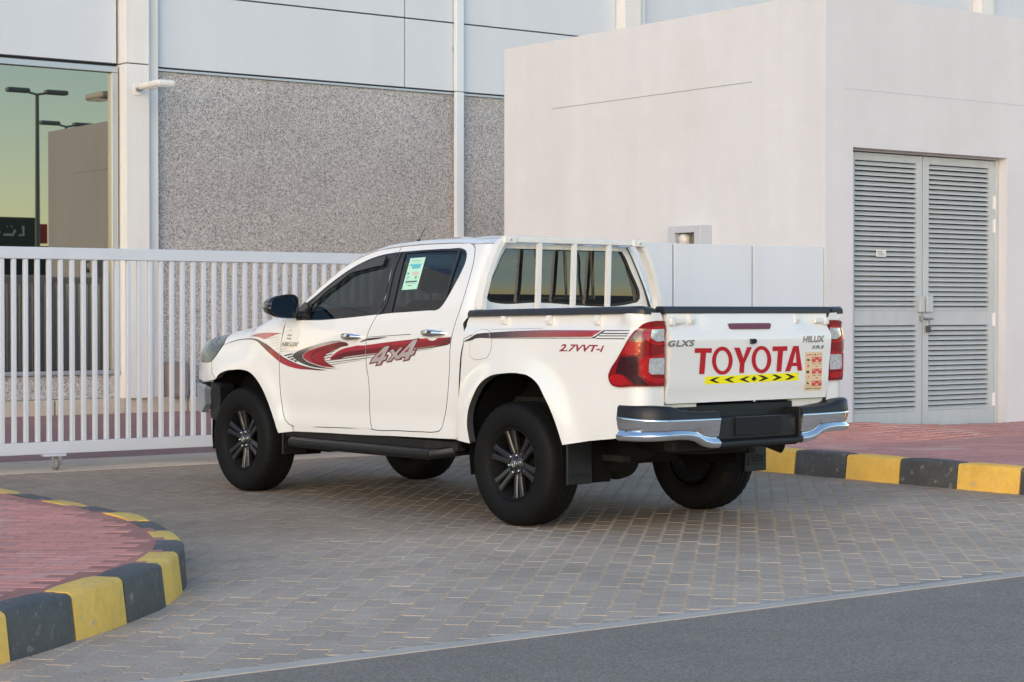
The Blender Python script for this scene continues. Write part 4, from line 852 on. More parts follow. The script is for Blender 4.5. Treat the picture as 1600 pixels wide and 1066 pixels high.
for d,dr,win,gls in ((door1,door1r,wf_panel,['glass_f']),(door2,door2r,wr,['glass_r','glass_q'])):
    for pr,mi in ((d,False),(dr,True)):
        def add(name,outline,m,**k):
            o=panel(name,outline,Scab,pr,m,**k)
            if mi:
                me=o.data; me.transform(Matrix.Scale(-1,4,(0,1,0))); me.flip_normals()
            return o
        add('window_trim',win,'black_trim',holes=[D[g_] for g_ in gls],off=-.004,gap=-.002,hgap=0,depth=.02)
        for g_ in gls: add('window_glass',D[g_],'glass_side',off=-.010,gap=-.004,depth=0)
for dr in (door1,door2,door1r,door2r):
    bg_=[p for p in D['bgap'] if p[1]>1.29]; z0_=1.3015; zs_=[1.7255,1.6563,1.5,1.387,z0_]
    xf=lambda z: float(np.interp(z,[p[1] for p in bg_[::-1]],[p[0] for p in bg_[::-1]]))
    f_=dr in (door1,door1r); a_,b_=(.0032,.035) if f_ else (-.035,-.0032)
    o=panel('pillar_trim',[(xf(z)+a_,z) for z in zs_]+[(xf(z)+b_,z) for z in zs_[::-1]],Scab,dr,'black_trim',off=.0012,gap=0,depth=.012)
    if dr in (door1r,door2r): o.data.transform(Matrix.Scale(-1,4,(0,1,0))); o.data.flip_normals()
vis=panel('rain_visor',D['visor'],Scab,door1,'black_gloss',off=.016,depth=.012)
# cab side: sill, pillar behind the rear door
top_r=[(-2.3905,1.7607)]
cs=[(-.6564,.4683)]+list(D['sill_low'])[1:-1]+[(a_+.015,b_) for a_,b_ in rv('bed_front')[:-1]]+[(-2.628,1.34),(-2.636,1.40),(-2.640,1.50),(-2.643,1.60),(-2.645,1.70),(-2.645,1.762),(-2.56,1.7615),(-2.47,1.761),(-2.3905,1.7607)]+[p for p in rv('rdoor_rear')[1:]]+rv('door_bottom2')[1:]+rv('door_bottom')+[(-.6564,.4683)]
both('cab_side',cs,Scab,'white_paint')
# front wing
fz=lambda x: float(FENZ(x))-.004
fw=[(-.5562,1.2675),(-.548,fz(-.548))]+[(x,fz(x)) for x in (-.45,-.35,-.2,-.05,.1,.27)]+[(.255,1.08),(.30,1.03),(.36,.977),(.41,.947),(.37,.88),(.2955,.8164)]+list(D['fen_arch'])[1:]+list(D['fen_low'])[1:]+[(-.6538,.5103)]+[p for p in rv('door_front_edge')[1:]]
wing,wingr=both('front_wing',fw,Sfen,'white_paint',depth=.05)
lampo=[(.27,fz(.27)-.002),(.45,fz(.45)-.008),(.60,fz(.60)-.016),(.76,1.075),(.82,1.02),(.80,.955),(.60,.940),(.41,.947),(.36,.977),(.30,1.03),(.255,1.08)]
hl,hlr=both('headlight',lampo,Sfen,'lamp_glass',off=.003)
bump=[(.2955,.8164),(.37,.88),(.41,.947),(.60,.940),(.80,.955),(.90,.95),(.93,.80),(.60,.795),(.42,.80)]
both('bumper_corner',bump,Sfen,'white_paint')
grd=[(.42,.775),(.60,.778),(.93,.78),(.90,.60),(.70,.555),(.50,.56),(.43,.62)]
both('bumper_guard',grd,lambda s,z: Sfen(s,z)+np.array([.02,.022,0])*np.clip((.80-np.asarray(z,float)[...,None])/.05,.3,1),'guard_silver',depth=.05)
both('bumper_end',[(.27,.77),(.43,.795),(.46,.62),(.44,.52),(.36,.50),(.30,.60)],lambda s,z: Sfen(s,z)+np.array([0,-.02,0]),'black_plastic',depth=.12)
def Sfront(y,z):
    y=np.asarray(y,float); z=np.asarray(z,float); yh=.70
    return np.stack([-(-.885-.10*(1-(y/yh)**2)+.20*np.maximum(z-.95,0)**1.0*.6),y+0*z,z+0*y],-1)
fl=lambda n,ol,m,**k: panel(n,ol,Sfront,TR,m,**k)
fl('front_bumper',[(-.68,.78),(.68,.78),(.66,.95),(-.66,.95)],'white_paint',gap=0)
gr=fl('grille',[(-.52,.955),(.52,.955),(.60,1.07),(-.60,1.07)],'black_gloss')
fl('bumper_guard',[(-.66,.56),(.66,.56),(.68,.775),(-.68,.775)],'guard_silver',gap=0)
# bonnet
def Shood(x,y):
    x=np.asarray(x,float); y=np.asarray(y,float)
    hw=.762-.561*np.maximum(x-.30,0)**2; k=np.clip(1-(np.abs(y)/hw)**2.6,0,1)
    return np.stack([x+0*y,y+0*x,FENZ(x)+.002+.070*k*sm(1.0,.70,x)],-1)
hw=lambda x:.758-.561*max(x-.30,0)**2
hp=[(x,-hw(x)) for x in (-.52,-.3,0,.3,.5,.7,.86)]+[(.93,-.35),(.95,0),(.93,.35)]+[(x,hw(x)) for x in (.86,.7,.5,.3,0,-.3,-.52)]
panel('bonnet',hp,lambda u,v: Shood(u,v),TR,'white_paint',depth=-.03,step=.05)
# roof, screen pillars, windscreen
RZ=curve([(-2.7,1.7607),(-2.40,1.7612),(-2.2639,1.77),(-2.1277,1.7725),(-1.8528,1.7715),(-1.6317,1.7631),(-1.5223,1.7563),(-1.4401,1.7464),(-1.3109,1.7247),(-1.1895,1.6871),(-1.0745,1.6333),(-.9681,1.5668),(-.8603,1.4892),(-.7532,1.4069),(-.691,1.3564),(-.55,1.262),(-.3,1.12)])
XR=-2.575
def Sroof(x,y):
    x=np.asarray(x,float); y=np.asarray(y,float); zg=RZ(x); yg=CABY(zg)+.002; rc=.065
    d1=(yg-np.abs(y))*.93; d2=x-(XR-.002); cx,cy=np.maximum(rc-d1,0),np.maximum(rc-d2,0)
    d=np.where((d1<rc)&(d2<rc),rc-np.hypot(cx,cy),np.minimum(d1,d2)); d=np.maximum(d,0)
    H=.034; fr=sm(-1.25,-1.0,x)
    return np.stack([x+0*y,y+0*x,zg+H*(1-np.exp(-1.6*d/H))+.032*np.clip(1-(y/yg)**2,0,1)*sm(0,.25,d)+fr*.03*np.clip(1-(y/yg)**2,0,1)],-1)
yr=lambda x: float(CABY(RZ(x)))-.001
rx=[-2.51,-2.4,-2.25,-2.1,-1.9,-1.7,-1.5,-1.35,-1.22]
rcn=[(XR+.065-.065*math.sin(t),yr(-2.5)-.065*(1-math.cos(t))) for t in np.linspace(0,math.pi/2,7)[1:]]
half=[(x,yr(x)) for x in rx[::-1]]+rcn
rp_=half+[(x,-y) for x,y in half[::-1]]
roof=panel('roof',rp_,Sroof,TR,'white_paint',gap=0,depth=-.03,step=.045)
px_=[-1.22,-1.1,-1.0,-.9,-.8,-.7,-.6,-.52]
pil=[(x,yr(x)) for x in px_]+[(x,yr(x)-.085) for x in px_[::-1]]
o=panel('screen_pillar',pil,Sroof,TR,'white_paint',gap=0,depth=-.03); me=o.data.copy(); me.transform(Matrix.Scale(-1,4,(0,1,0))); me.flip_normals(); link('screen_pillar',me,None,TR)
ws=[(x,yr(x)-.086) for x in px_]; ws=ws+[(x,-y) for x,y in ws[::-1]]
panel('windscreen',ws,Sroof,TR,'glass_wind',gap=0,depth=0,step=.08)
MB().tube([(-1.42,.33,1.826),(-1.50,.335,1.900)],.0026,6).box(-1.435,-1.405,.320,.340,1.812,1.826,.004).build('antenna','black_plastic',TR)
# cab back
def SbackO(y,z): return Sback(y,z)
bgl=[(.505,1.7457),(.555,1.68),(.60,1.5991),(.648,1.5211),(.682,1.4563),(.684,1.4131),(.658,1.3885),(.62,1.3812),(.28,1.3812)]
bgl=bgl+[(-y,z) for y,z in bgl[::-1]][1:]+[(-.50,1.7475),(-.30,1.753),(0,1.7545),(.30,1.753)]
bgl=[p for p in bgl if p!=(-.505,1.7457)]
cbk=[]
for z in (1.2,1.3,1.4,1.5,1.6,1.7,1.762): cbk.append((float(CABY(z))-.066,z))
cb=cbk+[(-y,z) for y,z in cbk[::-1]]
back=panel('cab_back',cb,SbackO,TR,'white_paint',holes=[bgl],gap=0,hgap=.001,depth=.02,step=.05)
gin=inset(loop_smooth(bgl),.014)
panel('window_seal',bgl,SbackO,back,'black_gloss',holes=[[tuple(p) for p in gin[::2]]],off=-.006,gap=-.003,hgap=0,depth=.02)
panel('rear_window',bgl,SbackO,back,'glass_rear',off=-.012,gap=.004,depth=0)
fr=MB(); xb_=-2.600
for y in (.245,.0,-.245): fr.box(xb_+.012,xb_+.030,y-.016,y+.016,1.40,1.745,.004)
fr.box(xb_+.012,xb_+.030,-.245,.245,1.404,1.420); fr.box(xb_+.012,xb_+.030,-.245,.245,1.725,1.740); fr.build('slider_frame','black_gloss',back)
boxo('drip_strip','black_trim',roof,XR-.004,XR+.03,-.50,.50,1.772,1.7765)
# inner shell so that gaps read dark, seats
sh=MB(); sh.box(-2.50,-.30,-.82,.82,.45,.50); sh.box(-2.50,-2.48,-.80,.80,.50,1.30); sh.box(-2.5,-.60,.800,.815,.50,1.235); sh.box(-2.5,-.60,-.815,-.800,.50,1.235); sh.box(-.62,-.58,-.80,.80,.5,1.20); sh.box(-2.5,.5,-.60,.60,.60,.64); sh.box(-.55,.75,-.66,-.64,.64,1.05); sh.box(-.55,.75,.64,.66,.64,1.05)
shell=sh.build('inner_shell','interior',TR)
hl_=MB(); hl_.box(-2.45,-1.25,-.52,.52,1.735,1.765); hl_.build('headliner','interior',shell)
da=MB(); da.box(-.98,-.56,-.74,.74,.9,1.20,.06); da.tube([(-1.05+.06*math.cos(t)*0-.0,.36+.18*math.cos(t),1.16+.17*math.sin(t)) for t in np.linspace(0,2*math.pi,17)],.016,8); da.build('dashboard','interior',shell)
for y in (.36,-.36):
    s=MB(); s.box(-1.72,-1.58,y-.24,y+.24,.80,1.40,.06); s.box(-1.70,-1.12,y-.24,y+.24,.70,.88,.06); s.build('seat','seat_cloth',TR)
    s=MB(); s.box(-1.71,-1.61,y-.13,y+.13,1.45,1.62,.04); s.tube([(-1.66,y-.05,1.38),(-1.66,y-.05,1.47)],.007); s.tube([(-1.66,y+.05,1.38),(-1.66,y+.05,1.47)],.007); s.build('headrest','seat_cloth',TR)
s=MB(); s.box(-2.46,-2.32,-.66,.66,.80,1.34,.06); s.box(-2.42,-1.95,-.66,.66,.68,.86,.06); s.build('rear_seat','seat_cloth',TR)
for y in (.40,-.40): MB().box(-2.44,-2.35,y-.12,y+.12,1.36,1.50,.035).build('headrest','seat_cloth',TR)
# ------------------------------------------------------------------ bed
bo=list(D['bed_front'])+list(D['bed_low_f'])[1:]+list(D['bed_arch'])[1:]+list(D['bed_low_r'])[1:-1]+[(-4.20,.618),(-4.375,.70)]+[(-4.376,z) for z in (.79,.9,1.05,1.17)]+[(-4.368,1.25),(-4.35,1.30),(-4.34,1.318)]+list(D['bed_top'])[1:]
bed,bedr=both('bed_side',bo,Sbed,'white_paint',depth=.05,step=.028)
panel('fuel_flap',D['fuel'],Sbed,bed,'white_paint',off=.0012,depth=.003,gap=.0)
fu=loop_smooth(D['fuel'])
decal('flap_gap',[tuple(p) for p in inset(fu,-.0030)],Sbed,bed,'lamp_grey',holes=[[tuple(p) for p in fu]],off=.0004,smooth=False)
b=MB(); b.box(-4.19,-2.66,-.74,.74,.93,.96); b.box(-4.17,-2.66,.74,.80,.965,1.30); b.box(-4.17,-2.66,-.80,-.74,.965,1.30); b.box(-2.70,-2.66,-.80,.80,.965,1.30); b.build('bed_liner','black_plastic',TR)
for sg in (1,-1):
    w_=MB(); w_.box(-3.55,-2.65,sg*.45-.12 if sg>0 else -.57,sg*.45+.12 if sg>0 else -.33,.70,.79); 
# rail caps
def capmesh(P,sec):
    vs=[];m=len(sec)
    for p,nr,up in P:
        for d,z in sec: vs.append(tuple(np.array(p)+np.array(nr)*d+np.array((0,0,z*up))))
    fs=[(i*m+q,i*m+(q+1)%m,(i+1)*m+(q+1)%m,(i+1)*m+q) for i in range(len(P)-1) for q in range(m)]
    mb=MB(); mb.add(vs,fs,True); mb.add(vs[:m],[tuple(range(m))]); mb.add(vs[-m:],[tuple(range(m))]); return mb
sec=[(-.09,-.02),(-.09,.020),(-.075,.032),(-.02,.036),(-.002,.031),(.006,.020),(.007,-.006),(.002,-.008),(-.02,-.008)]
zt=curve([(-4.4,1.3195),(-4.24,1.3193),(-3.97,1.3162),(-3.53,1.3094),(-3.05,1.303),(-2.6,1.296)])
for sg in (1,-1):
    st=[(x,(.872+.012*float(sm(-3.98,-4.12,x)))*sg,float(zt(x))) for x in np.linspace(-4.20,-2.638,20)]
    P=[((-4.224,st[0][1]-.022*sg,st[0][2]-.004),(0,sg,0),.8)]+[(p,(0,sg,0),1) for p in st]+[((-2.628,st[-1][1]-.006*sg,st[-1][2]),(0,sg,0),.8)]
    capmesh(P,sec).build('bed_rail_cap','rail_rubber',TR,auto=50)
def hook(p,nr):
    p=np.array(p); n=np.array(nr,float); t=np.array([n[1],-n[0],0]); mb=MB()
    prof=[(0,.016),(.020,.016),(.034,-.014),(.028,-.036),(.004,-.040),(0,-.012)]; wv=.017
    vs=[tuple(p+n*d+t*s_*wv+np.array([0,0,z])) for s_ in (-1,1) for d,z in prof]; m_=len(prof)
    mb.add(vs,[(q,(q+1)%m_,m_+(q+1)%m_,m_+q) for q in range(m_)]+[tuple(range(m_)),tuple(range(m_,2*m_))]); return mb
for x in (-2.98,-3.405,-3.83):
    for sg in (1,-1): hook((x,sg*.854,1.284),(0,sg,0)).build('cargo_hook','white_part',TR)
# ------------------------------------------------------------------ tailgate
tgo=[(.700,1.318),(.700,.788),(-.700,.788),(-.700,1.318)]
tg=panel('tailgate',tgo,Stail,TR,'white_paint',gap=.002,depth=.06,step=.025,rim=False)
P=[((float(TGX(1.31)),y,1.3195),(-1,0,0),1) for y in np.linspace(-.722,.722,16)]
capmesh(P,[(-.07,-.02),(-.07,.025),(-.055,.034),(-.012,.034),(.004,.026),(.008,.010),(.008,-.007),(.0,-.009),(-.02,-.009)]).build('tailgate_cap','rail_rubber',tg,auto=50)
for y in (.515,-.398): hook((-4.234,y,1.290),(-1,0,0)).build('cargo_hook','white_part',tg)
for sg in (1,-1):
    h=MB(); h.box(-4.262,-4.236,sg*.630-.066,sg*.630+.066,1.252,1.281,.009); h.box(-4.266,-4.236,sg*.672-.020,sg*.672+.020,1.243,1.289,.007); h.build('tailgate_latch','white_part',tg)
decal('brake_lamp',D['hm'],Stail,tg,'brake_lens',off=.005,thick=.008,smooth=False)
decal('camera_housing',D['hole'],Stail,tg,'black_gloss',off=.018,thick=.02,smooth=False)
RED=(.47,.003,.012)
lt=[decal('lettering',D['tT1'],Stail,tg,'print',RED,smooth=False),decal('lettering',D['tO1'],Stail,tg,'print',RED,holes=[D['tO1h']]),decal('lettering',D['tY'],Stail,tg,'print',RED,smooth=False),
    decal('lettering',D['tO2'],Stail,tg,'print',RED,holes=[D['tO2h']]),decal('lettering',D['tT2'],Stail,tg,'print',RED,smooth=False),decal('lettering',D['tA'],Stail,tg,'print',RED,holes=[D['tAh']],smooth=False)]
for o in lt: o['label']='large red capital letter'
ys=decal('reflective_strip',D['yel'],Stail,tg,'print',(.95,.86,.0),smooth=False,off=.0014)
ch=[decal('chevron',D[k],Stail,tg,'print',(.02,.015,.0),smooth=False,off=.0022) for k in ('chL0','chL1','chL2','chD','chR0','chR1','chR2')]
join([ys]+ch,'reflective_strip')
q=[np.array(p) for p in D['stk']]
sq=lambda u,v: tuple((q[0]*(1-u)+q[1]*u)*(1-v)+(q[3]*(1-u)+q[2]*u)*v)
rect=lambda a,b,c,d:[sq(a,c),sq(b,c),sq(b,d),sq(a,d)]
ps=lambda pl,c,o=.0022: decal('notice_sticker',pl,Stail,tg,'print_matt',c,smooth=False,off=o)
SB=(.74,.56,.36); SR=(.62,.06,.045); SK=(.06,.05,.04)
bits=[decal('notice_sticker',D['stk'],Stail,tg,'print_matt',SB,smooth=False,off=.0014)]
for v0 in (.745,.445,.135):
    bits.append(ps(rect(.40,.96,v0,v0+.125),SR)); bits.append(ps(rect(.61,.76,v0+.012,v0+.055),(.80,.55,.42),.0026)); bits.append(ps(rect(.43,.58,v0+.08,v0+.105),(.80,.5,.4),.0026)); bits.append(ps(rect(.78,.92,v0+.08,v0+.105),(.80,.5,.4),.0026))
for v0 in (.60,.30):
    for a,b,c in ((.42,.60,.10),(.74,.94,.10),(.60,.74,.035)): bits.append(ps(rect(a,b,v0+c-.012,v0+c+.012),(.42,.22,.14)))
bits+= [ps(rect(.10,.50,.925,.945),(.62,.12,.08)),ps(rect(.55,.62,.915,.95),SK),ps(rect(.68,.95,.93,.945),(.6,.2,.15)),ps(rect(.05,.42,.045,.065),SK),ps(rect(.52,.94,.05,.065),SK)]
bits+= [ps([sq(.08,.79),sq(.26,.775),sq(.30,.80),sq(.22,.83),sq(.12,.83)],SK),ps([sq(.14,.62),sq(.20,.61),sq(.24,.65),sq(.18,.71)],(.6,.08,.05)),ps([sq(.08,.46),sq(.26,.46),sq(.24,.53),sq(.10,.53)],SK),ps([sq(.14,.32),sq(.18,.32),sq(.24,.39),sq(.20,.40)],(.6,.08,.05)),ps([sq(.10,.20),sq(.22,.17),sq(.24,.20),sq(.14,.25)],SK)]
join(bits,'notice_sticker')
text('badge','GLXS',D['glx'],Stail,tg,'dull_chrome',off=.006,thick=.006,shear=.15,bold=.035,space=1.15)
text('badge','HILUX',D['hil'],Stail,tg,'dull_chrome',off=.006,thick=.006,shear=.1,bold=.03,space=1.1); text('badge','SR5',D['sr'],Stail,tg,'dull_chrome',off=.005,thick=.005,shear=.15,bold=.02,space=1.1)
# tail lights
def refl(y,z): return None
def lens(name,key,m,off,parent,depth=.006,gap=0.):
    a=panel(name,D[key],Sbed,parent[0],m,off=off,depth=depth,gap=gap,step=.02)
    me=a.data.copy(); me.transform(Matrix.Scale(-1,4,(0,1,0))); me.flip_normals(); b=link(name,me,None,parent[1]); return a,b
tl=lens('tail_light','tl','red_lens',.016,(TR,TR),.03,.001)
for k_,m_,of in (('tl_dark1','red_lens_dark',.018),('tl_dark2','red_lens_dark',.018),('tl_bar1','red_lens_bright',.0195),('tl_c','red_lens_bright',.021),('tl_d','red_lens_bright',.021),('tl_e','red_lens_bright',.020)): lens('lens_section',k_,m_,of,tl)
lens('clear_lens','tl_clear1','clear_lens',.018,tl); c2=lens('clear_lens','tl_clear2','clear_lens',.018,tl)
# ------------------------------------------------------------------ side graphics
def pl(o,g=.003): return inset(loop_smooth(o),g)
FDc,RDc,WGc,BDc=pl(fd),pl(rd),pl(fw),pl(bo)
grad=lambda stops: (lambda u: tuple(np.interp(u[0],[s[0] for s in stops],[s[1][i] for s in stops]) for i in range(3)))
r1,r2,r3,dk,dg=(.32,.012,.028),(.23,.008,.020),(.33,.07,.07),(.035,.018,.022),(.10,.085,.09)
c_band=grad([(-1.1,dk),(-.98,(.06,.012,.02)),(-.86,(.24,.006,.02)),(-.70,(.36,.008,.025)),(-.56,(.32,.025,.035)),(-.42,(.32,.05,.055)),(-.33,(.12,.06,.07)),(-.22,(.10,.085,.09)),(.3,(.16,.14,.14))])
c_fr=grad([(-.58,(.20,.06,.07)),(-.50,(.42,.09,.09)),(-.36,(.52,.20,.19)),(-.15,(.40,.18,.17))])
c_gray=lambda u: tuple(np.interp(u[1],[1.02,1.055,1.09,1.13],[.05,.18,.46,.24])*np.array([1,.95,.93]))
c_red=grad([(-1.36,(.06,.012,.018)),(-1.25,(.14,.01,.02)),(-1.12,r2),(-.9,r1)])
c_two=grad([(-2.56,(.08,.02,.025)),(-2.45,(.22,.02,.03)),(-2.36,r1),(-1.2,(.34,.014,.035)),(-1.1,(.28,.014,.035))])
c_twob=grad([(-2.56,(.06,.02,.025)),(-2.3,(.21,.010,.018)),(-1.9,(.21,.009,.018)),(-1.5,(.10,.006,.016)),(-1.15,(.12,.005,.016))])
c_bed=grad([(-3.80,(.36,.035,.04)),(-3.65,(.34,.045,.05)),(-3.4,(.30,.09,.085)),(-3.2,(.20,.09,.09)),(-3.0,(.065,.05,.06)),(-2.85,(.045,.036,.045))])
BK=(.030,.022,.026)
G1=[];G2=[];G3=[];G4=[]
G1+= [decal('stripe_graphic',D['d_fr1'],Sfen,wing,colf=c_fr,clip=WGc),decal('stripe_graphic',D['d_band'],Sfen,wing,colf=c_band,clip=WGc),decal('stripe_graphic',D['d_edge'],Sfen,wing,col=BK,clip=WGc,off=.0038)]
for i in range(5): G1.append(decal('stripe_graphic',D['df_%d'%i],Sfen,wing,col=(.34,.31,.30),clip=WGc,smooth=False,off=.0034))
G2+= [decal('stripe_graphic',D['d_bandC'],Scab,door1,colf=c_band,clip=FDc),decal('stripe_graphic',D['d_edgeC'],Scab,door1,col=BK,clip=FDc,off=.0038),decal('stripe_graphic',D['d_gray'],Scab,door1,colf=c_gray,clip=FDc),
      decal('stripe_graphic',D['d_red'],Scab,door1,colf=c_red,clip=FDc,off=.0034),decal('stripe_graphic',D['d_redline'],Scab,door1,col=(.10,.006,.015),clip=FDc,off=.0042)]
for i in range(2): G2.append(decal('stripe_graphic',D['dg_%d'%i],Scab,door1,col=(.3,.28,.27),clip=FDc,smooth=False))
for G,dr,cl in ((G2,door1,FDc),(G3,door2,RDc)):
    G+= [decal('stripe_graphic',D['d_two'],Scab,dr,colf=c_two,clip=cl),decal('stripe_graphic',D['d_twob'],Scab,dr,colf=c_twob,clip=cl,off=.0038)]
    i=0
    while 'dl_%d'%i in D: G.append(decal('stripe_graphic',D['dl_%d'%i],Scab,dr,col=BK,clip=cl,smooth=False,off=.0034)); i+=1
G4+= [decal('stripe_graphic',D['d_bed'],Sbed,bed,colf=c_bed,clip=BDc,smooth=False,off=.0028,step=.03),decal('stripe_graphic',D['d_bedfront'],Sbed,bed,col=(.045,.036,.045),clip=BDc,off=.0030)]
i=0
while 'db_%d'%i in D: G4.append(decal('stripe_graphic',D['db_%d'%i],Sbed,bed,col=BK,clip=BDc,smooth=False,off=.0034)); i+=1
for G in (G1,G2,G3,G4): join(G,'stripe_graphic')
f4=[]
for k_,hk in (('f4a','f4ah'),('f4x',None),('f4b','f4bh')):
    f4.append(decal('stripe_graphic',D[k_+'o'],Scab,door2,col=(.13,.012,.02),smooth=False,off=.0046,holes=[]))
    f4.append(decal('stripe_graphic',D[k_],Scab,door2,col=(.42,.36,.37),smooth=False,off=.0056,holes=[D[hk]] if hk else []))
    if hk: f4.append(decal('stripe_graphic',D[hk],Scab,door2,col=(.20,.010,.02),smooth=False,off=.0051))
join(f4,'four_wheel_drive_lettering')
text('lettering','2.7VVT-i',D['t_27'],Sbed,bed,'print',(.34,.02,.04),shear=.25,bold=.03,space=1.05,colf=lambda t: (.36-.12*(1-t[1]),.02,.045))
text('badge','HILUX',D['t_hilux_side'],Scab,door1,'dull_chrome',off=.006,thick=.005,shear=.25,bold=.03,space=1.1)
pp=[decal('paper_note',D['paper'],Scab,door1,'print_matt',(.82,.80,.76),smooth=False,off=.0036)]
pq=[np.array(p) for p in (D['paper'][0],D['paper'][1],D['paper'][2],D['paper'][3])]
sq2=lambda u,v: tuple((pq[0]*(1-u)+pq[1]*u)*(1-v)+(pq[3]*(1-u)+pq[2]*u)*v)
def r2_(a,b,c,d,f): return [f(a,c),f(b,c),f(b,d),f(a,d)]
for a,b,c,d in ((.32,.42,.82,.90),(.26,.56,.42,.54),(.28,.58,.18,.30)): pp.append(decal('paper_note',r2_(a,b,c,d,sq2),Scab,door1,'print_matt',(.33,.32,.30),smooth=False,off=.0042))
join(pp,'paper_note')
sk=[np.array(p) for p in D['stick']]
sq3=lambda u,v: tuple((sk[0]*(1-u)+sk[1]*u)*(1-v)+(sk[3]*(1-u)+sk[2]*u)*v)
ws_=[decal('window_sticker',D['stick'],Scab,door2,'print_matt',(.50,.80,.62),smooth=False,off=-.006)]
for a,b,c,d,col in ((.12,.86,.74,.80,(.12,.50,.55)),(.30,.84,.655,.735,(.10,.46,.56)),(.45,.86,.45,.55,(.72,.50,.46)),(.10,.22,.50,.535,(.04,.07,.06)),(.12,.88,.225,.27,(.05,.13,.09)),(.16,.26,.40,.43,(.2,.3,.25)),(.66,.80,.33,.42,(.25,.38,.31)),(.16,.26,.34,.37,(.2,.3,.25)),(.34,.60,.11,.135,(.15,.25,.2)),(.15,.85,.17,.185,(.3,.45,.38)),(.15,.80,.90,.92,(.3,.45,.38)),(.2,.75,.85,.862,(.3,.45,.38))):
    ws_.append(decal('window_sticker',r2_(a,b,c,d,sq3),Scab,door2,'print_matt',col,smooth=False,off=-.0055))
join(ws_,'window_sticker')
# ------------------------------------------------------------------ handles, mirrors
def handle(x0,x1,z,dr,flip):
    n=14; vs=[];fs=[];m_=10
    y0=float(Ycab((x0+x1)/2,z))
    for i in range(n+1):
        t=i/n; x=x0+(x1-x0)*t; y=float(Ycab(x,z))+.006+.034*math.sin(math.pi*min(1,max(0,t)))**.55; hh=.007+.017*math.sin(math.pi*t)**.6*(1.12-.35*t); zz=z+.004*math.cos(t*3.1)+ .006*(t)
        for k in range(m_):
            a=2*math.pi*k/m_; vs.append((x,y+.010*math.cos(a),zz+hh*math.sin(a)))
    for i in range(n):
        for k in range(m_): fs.append((i*m_+k,i*m_+(k+1)%m_,(i+1)*m_+(k+1)%m_,(i+1)*m_+k))
    if flip: vs=[(x,-y,z) for x,y,z in vs]
    mb=MB(); mb.add(vs,fs,True); mb.add(vs[:m_],[tuple(range(m_))]); mb.add(vs[-m_:],[tuple(range(m_))]); h=mb.build('door_handle','chrome',dr)
    return h
def cup(xc,z,dr):     # scooped recess behind the handle: a raised painted lip round a hollow
    S2=lambda u,v: Scab(u,v)
    el=[(xc+.075*math.cos(t),z+.052*math.sin(t)) for t in np.linspace(0,2*math.pi,28,endpoint=False)]
    uv,T=tri2d([np.array(el)],.02,lambda p: inpoly(p,el)); P=pts3(Scab,uv); d=np.hypot((uv[:,0]-xc)/.075,(uv[:,1]-z)/.052); N_=normals(Scab,uv)
    P=P+N_*(.0050+.004*np.exp(-((d-.80)/.12)**2))[:,None]
    finish('handle_recess',P,[tuple(t[::-1]) for t in T],'white_paint',dr)
for xa,xb2,z,dl,dr_ in ((-1.285,-1.515,1.150,door1,door1r),(-2.172,-2.418,1.182,door2,door2r)):
    handle(xa,xb2,z,dl,False); handle(xa,xb2,z,dr_,True); cup((xa+xb2)/2+.005,z+.004,dl)
def mirror(sg):
    # housing: rounded pod open to the rear
    prof=[]; n=28
    def sect(sc,x,dy=0,dz=0):
        out=[]
        for k in range(n):
            a=2*math.pi*k/n; c,s=math.cos(a),math.sin(a)
            yy=.118*math.copysign(abs(c)**.62,c); zz=.080*math.copysign(abs(s)**.70,s)
            zz+= -.018*(yy/.118) if zz>0 else .012*(yy/.118)
            out.append((x,sg*(1.012+dy+yy*sc),1.358+dz+zz*sc))
        return out
    rings=[sect(.90,-.758),sect(1.0,-.765),sect(1.02,-.72),sect(.96,-.67),sect(.80,-.625),sect(.50,-.60),sect(.12,-.59)]
    vs=sum(rings,[]); fs=[(i*n+k,i*n+(k+1)%n,(i+1)*n+(k+1)%n,(i+1)*n+k) for i in range(len(rings)-1) for k in range(n)]
    mb=MB(); mb.add(vs,fs,True); mb.add(rings[-1],[tuple(range(n))])
    mb.frombm(_arm(sg)); o=mb.build('wing_mirror','black_gloss',TR)
    g=sect(.90,-.752); mm=MB(); mm.add(g,[tuple(range(n))]); mm.build('mirror_glass','mirror_face',o)
    iy=1.118; ind=MB(); ind.box(-.735,-.665,sg*iy-.012,sg*iy+.008,1.354,1.366,.003); ind.build('indicator','clear_lens',o)
def _arm(sg):
    bm=bmesh.new(); bmesh.ops.create_cube(bm,size=1)
    for v in bm.verts: v.co=Vector((-.72+v.co.x*.10,sg*(.885+v.co.y*.10),1.300+v.co.z*.05))
    bmesh.ops.bevel(bm,geom=bm.edges[:],offset=.015,segments=2,affect='EDGES'); return bm
mirror(1); mirror(-1)
both('mirror_base',[(-.70,1.255),(-.86,1.262),(-.80,1.36),(-.745,1.395),(-.690,1.350),(-.655,1.305)],Scab,'black_gloss',off=.006,depth=.02)
